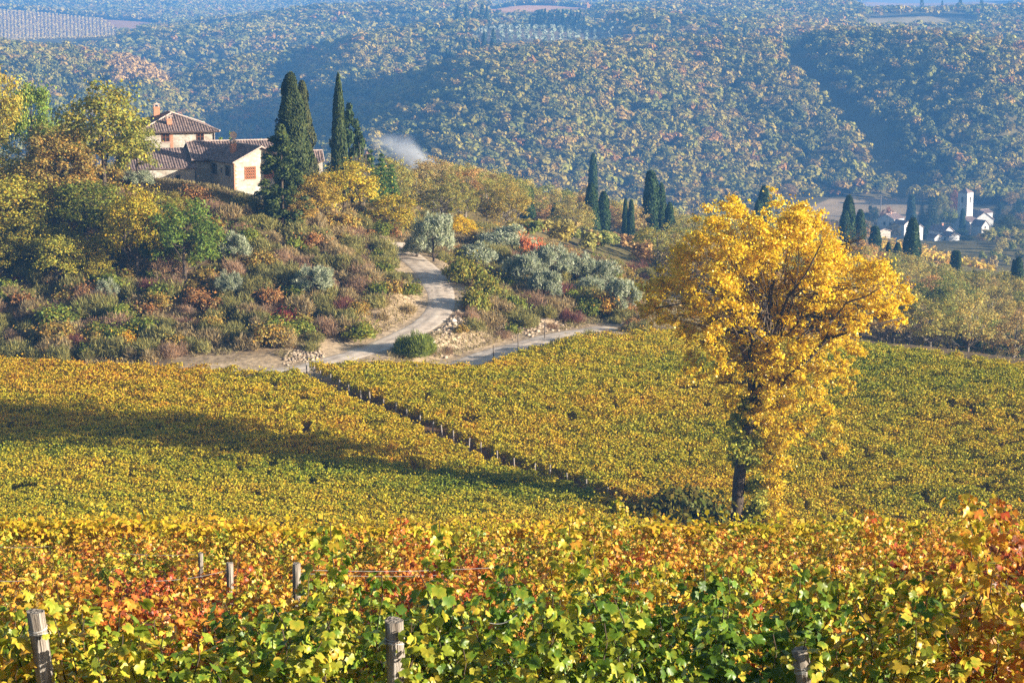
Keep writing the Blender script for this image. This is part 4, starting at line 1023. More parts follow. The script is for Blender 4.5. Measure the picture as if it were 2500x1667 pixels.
print("vine leaves", vine_field(2500000, 98, 200, 0.15, "vineyard_foliage", "golden yellow and green vineyard filling the valley floor"),
      vine_field(420000, 46, 98, 0.135, "near_vineyard_foliage", "yellow green vines on the slope just beyond the foreground rows"))

# posts along the headland path, one per row end
rng = np.random.default_rng(83)
def post_mesh(seed, h, r, top_cut=0.0, nseg=6):
    rg = np.random.default_rng(seed); a = Acc()
    zs = np.linspace(-0.5, h, nseg); a.tube([(rg.normal() * r * .12, rg.normal() * r * .12, z) for z in zs], [r * (1.08 - 0.1 * k / nseg) for k in range(nseg)], 12, wob=0.07, rng=rg)
    return a.mesh("vineyard_post", M_POST, True)
THIN = [post_mesh(i, 1.9, 0.055) for i in range(3)]
DKP = []
for m in THIN:
    m2 = m.copy(); m2.materials.clear(); m2.materials.append(M_DKPOST); DKP.append(m2)
M_PATHPOST = noise_mat("grey_post", (0.16, 0.125, 0.10), (0.36, 0.30, 0.25), 7, 0.9, 0.4, stretch=(4, 4, 0.6))
PATHP = []
for m in THIN:
    m2 = m.copy(); m2.materials.clear(); m2.materials.append(M_PATHPOST); PATHP.append(m2)
seg = np.concatenate([[0], np.cumsum(np.hypot(*np.diff(PATH, axis=0).T))])
s = 1.2
while s < seg[-1] - 4:
    x = np.interp(s, seg, PATH[:, 0]); y = np.interp(s, seg, PATH[:, 1])
    o = obj("vineyard_post", PATHP[rng.integers(3)], None, (x - .30, y - .2, z1(x, y)), rng.random() * 6, (1.05, 1.05, rng.uniform(.75, .95))); o.rotation_euler[0] = rng.normal() * .05; o.rotation_euler[1] = rng.normal() * .05
    later(o, "dark weathered wooden post in the line along the headland path", "post", "vineyard posts along the headland path")
    s += 1.72 * rng.uniform(.85, 1.2)
for px, py in ((1950, 905), (1390, 868), (1350, 878), (1330, 830), (1265, 862), (1205, 890), (1018, 940)):
    g = hit(px, py, 150, 260); o = obj("vineyard_post", DKP[0], None, (g[0], g[1], z1(g[0], g[1])), 0, (1, 1, .95)); later(o, "slim dark post at the edge of the vineyard beside the track", "post", "vineyard posts beside the track")

# ------------------------------------------------------------------ foreground grape vines, plant by plant
def vine_leaf():
    ang = [0, 14, 28, 42, 55, 68, 82, 98, 115, 135, 155, 172]; rad = [1.0, .86, .70, .84, .96, .82, .68, .80, .86, .74, .66, .38]
    pts = [(math.radians(a), r) for a, r in zip(ang, rad)] + [(-math.radians(a), r) for a, r in list(zip(ang, rad))[:0:-1]]
    P2 = np.array([(math.sin(a) * r, math.cos(a) * r) for a, r in pts])
    return np.vstack([[0, -0.05], P2])
LEAF2 = vine_leaf(); NL = len(LEAF2)
LTRI = np.array([(0, 1 + k, 1 + (k + 1) % (NL - 1)) for k in range(NL - 1)])
def leaf_cloud(C, N, T, size, curl, rng):
    n = len(C); N = unit(N); T = unit(T - N * (T * N).sum(1, keepdims=True)); S = np.cross(T, N)
    j = 1 + rng.normal(size=(n, NL, 1)) * 0.07
    p = LEAF2[None] * j; xx = p[..., 0]; yy = p[..., 1]
    zz = -curl[:, None] * (xx ** 2 + yy ** 2) * 0.5 + np.abs(xx) * rng.uniform(-.25, .8, n)[:, None] + 0.10 * np.sin(xx * 7 + rng.random(n)[:, None] * 6) * np.abs(yy)
    s = size[:, None, None]
    V = C[:, None] + s * (xx[..., None] * S[:, None] + yy[..., None] * T[:, None] + zz[..., None] * N[:, None])
    Fa = LTRI[None] + (np.arange(n) * NL)[:, None, None]
    rr = np.hypot(xx, yy)
    return V.reshape(-1, 3), Fa.reshape(-1, 3), rr

def vine_mat():
    m, n, b = new_mat("vine_leaf")
    at = n.nodes.new("ShaderNodeAttribute"); at.attribute_name = "col"; sp = n.nodes.new("ShaderNodeSeparateColor"); n.links.new(at.outputs["Color"], sp.inputs[0])
    oi = n.nodes.new("ShaderNodeObjectInfo"); so = n.nodes.new("ShaderNodeSeparateColor"); n.links.new(oi.outputs["Color"], so.inputs[0])
    ad = n.nodes.new("ShaderNodeMath"); ad.operation = 'ADD'; n.links.new(sp.outputs[0], ad.inputs[0]); n.links.new(so.outputs[0], ad.inputs[1])
    sb = n.nodes.new("ShaderNodeMath"); sb.operation = 'SUBTRACT'; sb.inputs[1].default_value = 0.5; sb.use_clamp = True; n.links.new(ad.outputs[0], sb.inputs[0])
    cr = n.nodes.new("ShaderNodeValToRGB"); e = cr.color_ramp.elements
    e[0].position = 0; e[0].color = (0.045, 0.105, 0.010, 1); e[1].position = 1; e[1].color = (0.24, 0.085, 0.035, 1)
    for p, c in ((.24, (.12, .21, .018)), (.40, (.34, .36, .03)), (.55, (.60, .42, .04)), (.68, (.60, .28, .035)), (.80, (.55, .16, .03)), (.92, (.46, .07, .025))):
        q = e.new(p); q.color = (*c, 1)
    n.links.new(sb.outputs[0], cr.inputs[0])
    mx = n.nodes.new("ShaderNodeMix"); mx.data_type = 'RGBA'; mx.blend_type = 'MULTIPLY'; mx.inputs[0].default_value = 1
    cb = n.nodes.new("ShaderNodeCombineColor")
    for k in range(3): n.links.new(sp.outputs[1], cb.inputs[k])
    n.links.new(cr.outputs[0], mx.inputs[6]); n.links.new(cb.outputs[0], mx.inputs[7]); n.links.new(mx.outputs[2], b.inputs["Base Color"])
    b.inputs["Roughness"].default_value = 0.42; b.inputs["Specular IOR Level"].default_value = 0.4
    tr = n.nodes.new("ShaderNodeBsdfTranslucent"); ms = n.nodes.new("ShaderNodeMixShader"); ms.inputs[0].default_value = 0.33
    n.links.new(mx.outputs[2], tr.inputs[0]); n.links.new(b.outputs[0], ms.inputs[1]); n.links.new(tr.outputs[0], ms.inputs[2]); n.links.new(ms.outputs[0], n.nodes["Material Output"].inputs[0])
    return m
M_VINE = vine_mat()

def make_vine(seed, nleaf=420, shoots=7, tall=0.0):
    rng = np.random.default_rng(seed); a = Acc()
    # old stem, cordon and shoots
    st = [(rng.normal() * .03, rng.normal() * .03, z) for z in (-0.3, 0.1, 0.45, 0.8)]
    a.tube(st, [.035, .032, .026, .022], 7, wob=.15, rng=rng)
    a.tube([(-0.55, rng.normal() * .04, .82), (-.25, 0, .86), (0, 0, .82), (.3, 0, .87), (.55, rng.normal() * .04, .83)], [.010, .014, .02, .014, .010], 6)
    Cs = []; Ts = []; Ns = []; R = []
    for q in range(shoots):
        x0 = -0.5 + (q + rng.random()) / shoots; sx, sy = rng.normal() * .16, rng.normal() * .17
        L = rng.uniform(.6, .98) + (tall * rng.random() if q % 3 == 0 else 0)
        pts = []
        for s in np.linspace(0, 1, 8):
            pts.append((x0 + sx * s + 0.03 * math.sin(9 * s + q), sy * s + .05 * math.sin(7 * s + q) + 0.25 * sy * s * s, .85 + L * s - 0.25 * abs(sy) * s * s))
        a.tube(pts, [.006] * 4 + [.004] * 4, 5, cap=False)
        base = rng.normal() * .09
        m = int(nleaf / shoots * L)
        s = rng.random(m); p = np.array(pts); C = np.stack([np.interp(s * 7, np.arange(8), p[:, k]) for k in range(3)], 1)
        out = unit(rng.normal(size=(m, 3)) * (0.8, 1.0, .45)); C = C + out * rng.uniform(.05, .22, m)[:, None] - np.array((0, 0, .04))
        Cs.append(C); Ns.append(out * .75 + np.array((0.1, -.25, .65)) + rng.normal(size=(m, 3)) * .45); Ts.append(out * .7 + np.array((0, 0, -.75)) + rng.normal(size=(m, 3)) * .45)
        R.append(base + rng.normal(size=m) * .085 - 0.07 * (s - .5))
    m = nleaf // 3                                                  # leaves hanging below the cordon
    C = np.stack([rng.uniform(-.58, .58, m), rng.normal(size=m) * .2, rng.uniform(.35, 1.0, m)], 1); out = unit(np.stack([rng.normal(size=m) * .5, np.sign(C[:, 1]) + rng.normal(size=m) * .4, rng.normal(size=m) * .3], 1))
    Cs.append(C); Ns.append(out + (0, 0, .5) + rng.normal(size=(m, 3)) * .35); Ts.append(np.tile((0, 0, -1.0), (m, 1)) + rng.normal(size=(m, 3)) * .4); R.append(rng.normal(size=m) * .10 + .03)
    C = np.vstack(Cs); n = len(C); r = np.concatenate(R)
    V, Fa, rr = leaf_cloud(C, np.vstack(Ns), np.vstack(Ts), rng.uniform(.028, .058, n), rng.uniform(-.2, 1.7, n), rng)
    col = np.empty((n, NL, 3)); col[..., 0] = 0.5 + r[:, None] + (rr - .6) * rng.uniform(-.04, .34, n)[:, None]; col[..., 1] = rng.uniform(.75, 1.2, n)[:, None]; col[..., 2] = 0
    return mesh_np("vine_foliage", V, Fa, 3, col.reshape(-1, 3), M_VINE), a.mesh("vine_stem", M_BARK, True)
VINES = [make_vine(900 + i, 780, 9, 0.12) for i in range(7)] + [make_vine(920 + i, 900, 9, 1.0) for i in range(2)]
rng = np.random.default_rng(95)
ROWD = [11.25, 13.5, 15.8, 18.1, 20.5, 22.9, 25.4, 28.0, 30.7, 33.5, 36.4, 39.4, 42.6]
ROWN = ["nearest", "second", "third", "fourth", "fifth", "sixth", "seventh", "eighth", "ninth", "tenth", "eleventh", "twelfth", "thirteenth"]
nv = 0
for k, D in enumerate(ROWD):
    step = 0.92 if k < 3 else 1.0 if k < 7 else 1.16
    hw = 0.262 * D + 0.6; xs = np.arange(-hw, hw, step) + rng.uniform(0, .4)
    for x in xs:
        y = D + 0.05 * x + rng.normal() * .06; x += rng.normal() * .07
        z = z1(x, y); u, v = proj(x, y, z + 1.5)
        if u < -110 or u > 2610: continue
        r = 0.29 + 0.022 * (D - 11) if D < 14.5 else 0.40 + 0.055 * (D - 15) if D < 19 else 0.60 + 0.003 * (D - 20)
        r += (0.52 if D < 17 else 0.44) * (fbm(x / 1.6 + 7, y / 2.4, 202, 2) - 0.5)
        if D < 20: r += 0.30 * smooth(1700, 2450, u) - 0.03 * math.exp(-((u - 1400) / 400) ** 2)
        if D > 14 and D < 30: r += 0.22 * math.exp(-((u - 360) / 150) ** 2) + 0.2 * math.exp(-((u - 1030) / 90) ** 2)
        if D > 36: r -= 0.08
        tall = rng.random() < (0.05 if D > 13 else .0) + (0.4 if u > 2350 and D < 20 else 0)
        if 12.5 < D < 16.5 and min(abs(u - q) for q in (875, 1130, 1195, 1480, 1570, 1760, 2240, 2330, 2420, 2490)) < 26: tall = True
        me = VINES[7 + rng.integers(2)] if tall else VINES[rng.integers(7)]
        word = "leafy green" if r < .36 else "yellow green" if r < .5 else "golden yellow" if r < .61 else "orange" if r < .74 else "fiery red orange"
        root = obj("grape_vine", None, None, (x, y, z - 0.02), rng.uniform(-.15, .15) + (math.pi if rng.random() < .5 else 0), (1.0, 1.0, rng.uniform(.92, 1.06) * (0.92 + 0.05 * float(smooth(900, 1500, u)))))
        later(root, f"{word} grape vine in the {ROWN[k]} row", "grape vine", f"grape vines in the {ROWN[k]} row")
        obj("foliage", me[0], root, color=(float(r), 1, 1)); obj("stem", me[1], root); nv += 1
print("front vines", nv)

# foreground posts, standing in the rows
def big_post(px, ty, bx, wpx, D, seed, label, wrap=True):
    top = P(px, ty, D); wm_ = wpx / px_per_m(D); gz = z1(top[0], D); L = top[2] - gz
    bot = P(bx, 1667, D); lean = (top[0] - bot[0]) / (top[2] - bot[2]) if bx else 0.0
    rg = np.random.default_rng(seed); a = Acc(); r = wm_ / 2; n = 20; ns = 14
    V = []
    for k in range(ns + 1):
        z = -0.4 + (L + 0.4) * k / ns
        for j in range(n):
            q = 2 * math.pi * j / n; rr = r * (1.10 - 0.14 * (z / L)) * (1 + 0.05 * (vnoise(q * 3 + seed, z * 1.2, 3) - .5) + 0.09 * (vnoise(j * 1.0, 0.3, seed) - .5))
            V.append((math.cos(q) * rr, math.sin(q) * rr, z + (0.02 * (vnoise(j * .7, 1, seed) - .5) if k == ns else 0)))
    Fc = [[k * n + j, k * n + (j + 1) % n, (k + 1) * n + (j + 1) % n, (k + 1) * n + j] for k in range(ns) for j in range(n)] + [[ns * n + j for j in range(n)]]
    a.v = V; a.f = Fc; me = a.mesh("vineyard_post", M_POST, False)
    me.polygons.foreach_set("use_smooth", np.array([len(f) == 4 for f in Fc])); me.update()
    root = obj("vineyard_post", me, None, (top[0] - lean * L, D, gz)); root.rotation_euler = (0, math.atan(lean), 0); tag(root, label, "post")
    if wrap:
        b = Acc()
        for k in range(5):
            z = L - 0.10 - .011 * k + rg.normal() * .004; R_ = r * 1.02
            b.tube([(math.cos(q) * R_, math.sin(q) * R_, z + .012 * math.sin(q + k)) for q in np.linspace(0, 2 * math.pi, 18)], .0022, 5, cap=False)
        b.tube([(r * .2, -r * 1.02, L - .12), (-r * .1, -r * 1.06, L - .35), (-r * .5, -r * 1.1, L - .8)], .002, 5)
        obj("wire_binding", b.mesh("wire_binding", M_WIRE), root)
    return root
big_post(86, 1488, 112, 46, 11.05, 1, "thick leaning grey post with wire wound round its top at the lower left")
big_post(962, 1512, 968, 50, 11.08, 2, "thick grey wooden post in the middle of the nearest vine row")
big_post(1950, 1575, 1966, 44, 11.1, 3, "thick grey wooden post low in the nearest row at the right")
big_post(724, 1374, 724, 21, 21.6, 4, "tall slim grey post standing clear left of the middle", False)
big_post(561, 1373, 565, 18, 24.2, 5, "slim grey post between the red vines and the green bush of leaves", False)
big_post(490, 1350, 491, 13, 32, 6, "short brown post half hidden by orange vines", False)
big_post(1552, 1418, 1552, 14, 19.2, 7, "thin pale stake among green vines right of the middle", False)
big_post(1953, 1410, 1953, 13, 22.5, 8, "thin pale stake among orange vines at the right", False)
big_post(2402, 1478, 2402, 18, 15.5, 9, "brown post deep inside the orange vines at the right", False)
def wire(pts, label):
    a = Acc(); p = [np.array(q) for q in pts]; L = []
    for s in np.linspace(0, 1, 15):
        q = p[0] + (p[1] - p[0]) * s; L.append(q - np.array((0, 0, 0.03 * math.sin(math.pi * s))))
    c = L[7]; a.tube([q - c for q in L], .0026, 5)
    tag(obj("trellis_wire", a.mesh("trellis_wire", M_WIRE), None, c), label, "wire")
wire((P(724, 1390, 21.6), P(1205, 1385, 21.9)), "pale trellis wire running right from the tall slim post")
wire((P(724, 1398, 21.6), P(1100, 1402, 21.7)), "second trellis wire just under the one right of the tall slim post")
wire((P(380, 1418, 24.0), P(561, 1390, 24.2)), "thin wire rising to the slim post left of the middle")
wire((P(-60, 1407, 18.0), P(80, 1414, 18.0)), "double trellis wire at the left edge above the green vines")
wire((P(280, 1349, 32), P(490, 1352, 32)), "wire in front of the red vines left of the short brown post")
wire((P(-40, 1331, 32), P(120, 1333, 32)), "thin wire among the yellow vines at the left edge")
wire((P(1195, 1520, 13.0), P(1262, 1500, 13.0)), "short bright piece of wire among the green vines")
wire((P(1860, 1448, 22.5), P(1970, 1425, 22.5)), "thin wire tied to the pale stake at the right")

# ------------------------------------------------------------------ the big yellow poplar
TD = 135.0; TS = 1.742
def tp(zx, zy, dy=0.0):
    q = P(1500 + zx / TS, 450 + zy / TS, TD); return np.array((q[0], TD + dy, q[2]))
base = tp(535, 1490); base[2] = z1(base[0], TD)
rng = np.random.default_rng(111)
CROWN = [(500,105,62),(430,165,72),(590,165,70),(760,115,70),(720,180,85),(850,185,72),(640,235,95),(480,255,85),(360,225,62),(300,300,75),(920,260,75),(800,290,95),(560,340,105),(420,360,95),(280,395,85),(215,450,72),(150,485,52),(185,545,52),
  (330,490,85),(480,470,95),(640,430,105),(780,410,95),(900,390,95),(1000,355,80),(1100,360,72),(1170,420,64),(1240,490,46),(1205,555,40),(1100,490,85),(980,490,85),(860,510,85),(720,550,85),(560,580,85),(420,600,75),(320,630,55),
  (1000,580,60),(900,620,72),(780,660,75),(650,680,75),(540,690,65),(430,720,52),(350,770,42),(120,540,36),(250,590,46),(1150,560,44),(690,330,90),(880,330,70)]
LOWER = [(300,790,34),(860,730,60),(960,740,50),(760,780,62),(900,815,46),(980,860,38),(700,850,52),(700,940,52),(720,1030,48),(705,1100,52),(700,1180,46),(670,1255,42),(880,900,34),(910,960,30),(940,1050,36),(965,1130,34),(850,1100,30),(1020,680,40),(1040,720,34),(500,850,48),(490,930,44),(840,1000,30),(600,790,50),(480,790,36),(400,690,50),(690,1320,34),(705,1380,28),(640,1000,50),(650,1100,52),(645,1200,50),(650,1300,44),(660,1400,38),(690,1430,34),(600,960,50),(620,760,68),(560,730,60),(680,800,60),(740,860,56),(800,760,60),(640,860,52),(520,760,50),(460,800,36),(820,880,40),(880,780,50),(760,930,40),(790,1030,34)]
IVY = [(555,940,44),(560,1020,52),(540,1100,56),(565,1190,52),(590,1290,56),(615,1390,60),(640,1480,56),(575,1430,44),(520,1020,40),(520,1180,36),(600,1100,36)]
mpp = TD / F / TS
def split_blobs(lst, depth, ndup, sub):
    B = []
    for zx, zy, r in lst:
        R = r * mpp
        for _ in range(ndup):
            dz = depth(zx, zy) * rng.uniform(-1, 1)
            c = tp(zx, zy, dz) - base
            for _ in range(sub):
                B.append((*(c + sphere_dirs(1, rng)[0] * R * rng.uniform(.15, 1.0)), R * rng.uniform(.22, .42)))
    return np.array(B)
dcrown = lambda zx, zy: 5.5 * math.sqrt(max(0.05, 1 - ((zx - 690) / 640.0) ** 2))
bc = split_blobs(CROWN, dcrown, 3, 9); bl_ = split_blobs([(a, b, r * 1.25) for a, b, r in LOWER], lambda a, b: 1.4 if b > 880 else 3.0, 2, 8)
YC = [(0.80, 0.56, 0.018), (0.84, 0.61, 0.028), (0.76, 0.49, 0.016), (0.70, 0.41, 0.014), (0.76, 0.60, 0.045)]
tree = obj("poplar_tree", None, None, base); tag(tree, "big golden yellow poplar with ivy clad trunk standing alone in the vineyard", "tree")
V1, F1, c1 = crown_cards(rng, bc, 62000, 0.20, YC, (0.75, 1.2), 0.35, 0.15, 0.8, 0.9, None, 0.6, 0.95)
V2, F2, c2 = crown_cards(rng, bl_, 33000, 0.18, YC + [(0.56, 0.40, 0.04), (0.45, 0.36, 0.04)], (0.75, 1.2), 0.3, 0.15, 0.8, 0.9, None, 0.6, 0.95)
obj("crown", mesh_np("poplar_crown", np.vstack([V1, V2]), np.vstack([F1, F2 + len(V1)]), 4, np.vstack([c1, c2]), M_POPLAR), tree)
bi = split_blobs(IVY, lambda a, b: .9, 2, 7)
V3, F3, c3 = crown_cards(rng, bi, 40000, 0.19, [(0.32, 0.34, 0.05), (0.42, 0.40, 0.055), (0.22, 0.26, 0.04), (0.56, 0.46, 0.05)], (0.75, 1.25), 0.2, 0.35, 0.85, 1.1)
iv = obj("ivy", mesh_np("ivy", V3, F3, 4, c3, M_LEAF), tree); iv["label"] = "green ivy wrapped round the lower trunk"
a = Acc(); L = lambda pts, r0, r1, n=9: a.tube([tp(x, y, d) - base for x, y, d in pts], list(np.linspace(r0, r1, len(pts))), n, wob=.06, rng=rng)
L([(530, 1530, 0), (520, 1400, 0), (530, 1250, 0), (550, 1100, 0), (572, 1000, 0), (600, 930, 0)], .48, .34, 12)
L([(590, 960, 0), (640, 895, -.4), (700, 840, -.8), (760, 780, -1.2), (830, 705, -1.6), (880, 640, -2), (960, 605, -2.4), (1070, 572, -2.6), (1190, 540, -2.8)], .26, .05)
L([(605, 935, 0), (640, 800, .3), (650, 650, .3), (655, 560, .2), (668, 440, 0), (700, 330, -.2), (740, 250, -.3), (770, 140, -.3)], .27, .04)
L([(580, 990, 0), (590, 880, .2), (610, 790, .2), (640, 720, -.6), (690, 560, -1.5), (720, 470, -1.8), (800, 350, -2.4), (860, 220, -2.6)], .22, .04)
L([(585, 980, 0), (575, 850, -.4), (565, 760, -.8), (530, 680, -1.3), (500, 600, -1.6), (400, 530, -2.2), (280, 480, -2.6), (160, 500, -2.8)], .20, .035)
L([(578, 800, -.4), (570, 680, -.7), (540, 560, -1.4), (500, 400, -2.0), (430, 310, -2.4), (380, 290, -2.6)], .15, .03)
L([(640, 800, .3), (560, 600, 1.6), (520, 400, 2.4), (500, 200, 2.6)], .14, .03)
L([(560, 860, 0), (490, 832, -.8), (430, 828, -1.2), (380, 826, -1.4)], .09, .02)
L([(880, 640, -2), (900, 560, -2.2), (960, 480, -2.5), (1040, 450, -2.8), (1120, 400, -2.8)], .11, .03)
L([(760, 780, -1.2), (820, 830, -1.6), (860, 850, -1.8)], .07, .02)
L([(650, 1180, -.4), (690, 1120, -.8), (720, 1040, -1.1)], .05, .015)
L([(700, 1020, -.6), (780, 1020, -1.2), (840, 1070, -1.6), (880, 1120, -1.8)], .05, .012)
L([(660, 1290, -.3), (700, 1240, -.6), (740, 1190, -.8)], .04, .012)
L([(910, 260, -1), (980, 240, -1.4), (1030, 220, -1.6), (1080, 190, -1.6)], .05, .012)
for k in rng.choice(len(bc), 150, replace=False):
    e = bc[k, :3]; q = tp(*(lambda z: (650 + (z[0]) * 0.45, z[1]))(((e[0] / mpp) * 0.6, 420 + rng.uniform(-40, 260))), e[1] * .5) - base
    lp = limb_path(q, e, rng, 0.08, 5); a.tube(lp, [.055, .042, .03, .02, .008], 4, cap=False)
for k in range(34):                                                   # bare twigs in the thin part at the right
    p0 = tp(960 + rng.uniform(-20, 40), 270 + rng.uniform(-30, 30), -1.2) - base; e = tp(rng.uniform(950, 1090), rng.uniform(160, 280), -1.2 + rng.normal() * .6) - base
    a.tube(limb_path(p0, e, rng, -.2, 4), [.022, .016, .01, .005], 4, cap=False)
obj("trunk", a.mesh("poplar_trunk", M_BARK, True), tree)
rng = np.random.default_rng(131)
for zx, hh, ww, c, lab in [(300, 3.6, 4.8, (0.12, 0.12, 0.02), "large dark olive bush standing in for shaded vines left of the yellow tree"), (180, 2.8, 3.6, (0.19, 0.17, 0.03), "olive bush at the left end of the stand-in for shaded vines"), (410, 2.6, 3.0, (0.10, 0.125, 0.022), "dark green bush standing in for shaded vines near the yellow tree foot")]:  # dark bushes added in place of vines in the tree's shade
    q = tp(zx, 1500, -0.8); 
    tag(obj("shrub", BUSH[rng.integers(5)], None, (q[0], q[1], z1(q[0], q[1]) - .1), rng.random() * 6, (ww / 2.6, ww / 2.6, hh / 1.5), c), lab, "shrub")
# ------------------------------------------------------------------ buildings
def v3(*a): return np.array(a, float)
class Frame:
    """local axes of a building: u along the front, v into it, z up; origin at the front left eave corner"""
    def __init__(s, O, phi, root): 
        s.O = np.array(O, float) - np.array(root, float); c, n = math.cos(phi), math.sin(phi); s.u = v3(c, n, 0); s.v = v3(-n, c, 0); s.phi = phi
    def __call__(s, a, b, z): return s.O + s.u * a + s.v * b + v3(0, 0, z)

def roof_plane(acc, E, A, S, w, smax, rise, per=0.31, seg=0.44, thick=0.07, rng=None, fine=5):
    """pantiles: E eave corner, A unit along the eave, S unit up the slope, smax(a) slope length at a"""
    N = np.cross(A, S); N = N / np.linalg.norm(N)
    if N[2] < 0: N = -N
    n = max(1, round(w / per)); p = w / n
    for k in range(n):
        j0 = rng.normal() * .012
        for f in range(fine):
            a0 = (k + f / fine) * p; a1 = (k + (f + 1) / fine) * p; am = (a0 + a1) / 2
            q = lambda a: 0.055 * abs(math.sin(math.pi * (a / p - k))) ** 0.8
            L0 = smax(am)
            if L0 < 0.1: continue
            m = max(1, round(L0 / seg))
            for i in range(m):
                s0 = L0 * i / m - (0.05 if i else 0); s1 = L0 * (i + 1) / m; d = 0.018
                acc.face([E + A * a0 + S * s0 + N * (q(a0) + d + thick + j0), E + A * a1 + S * s0 + N * (q(a1) + d + thick + j0), E + A * a1 + S * s1 + N * (q(a1) + thick + j0), E + A * a0 + S * s1 + N * (q(a0) + thick + j0)])
    # slab beneath
    pts = [E]
    if abs(smax(0.01) - smax(w - 0.01)) < 1e-3 and smax(0.01) > 0.3 and abs(smax(w / 2) - smax(0.01)) < 1e-3:
        Lm = smax(w / 2); quad = [E, E + A * w, E + A * w + S * Lm, E + S * Lm]
    else:
        xs = np.linspace(0, w, 25); quad = [E + A * x + S * max(smax(x), 0.0) for x in xs[::-1]] + [E, E + A * w][1:] 
        quad = [E, E + A * w] + [E + A * x + S * max(smax(x), 0.0) for x in xs[::-1] if 0.01 < x < w - 0.01]
    top = [q + N * (thick - 0.005) for q in quad]
    acc.face(top); acc.face(quad[::-1])
    for i in range(len(quad)):
        j = (i + 1) % len(quad); acc.face([quad[i], quad[j], top[j], top[i]])

def ridge_caps(acc, p0, p1, r=0.10):
    d = p1 - p0; L = np.linalg.norm(d); n = max(2, round(L / .4)); d = d / L
    for k in range(n):
        a = p0 + d * L * k / n; b = p0 + d * (L * (k + 1) / n + .04)
        acc.tube([a, b], [r * 1.05, r * .88], 8)

def part(name, acc, mat, parent, label=None, smooth_shade=False):
    o = obj(name, acc.mesh(name, mat, smooth_shade), parent)
    if label: o["label"] = label
    return o

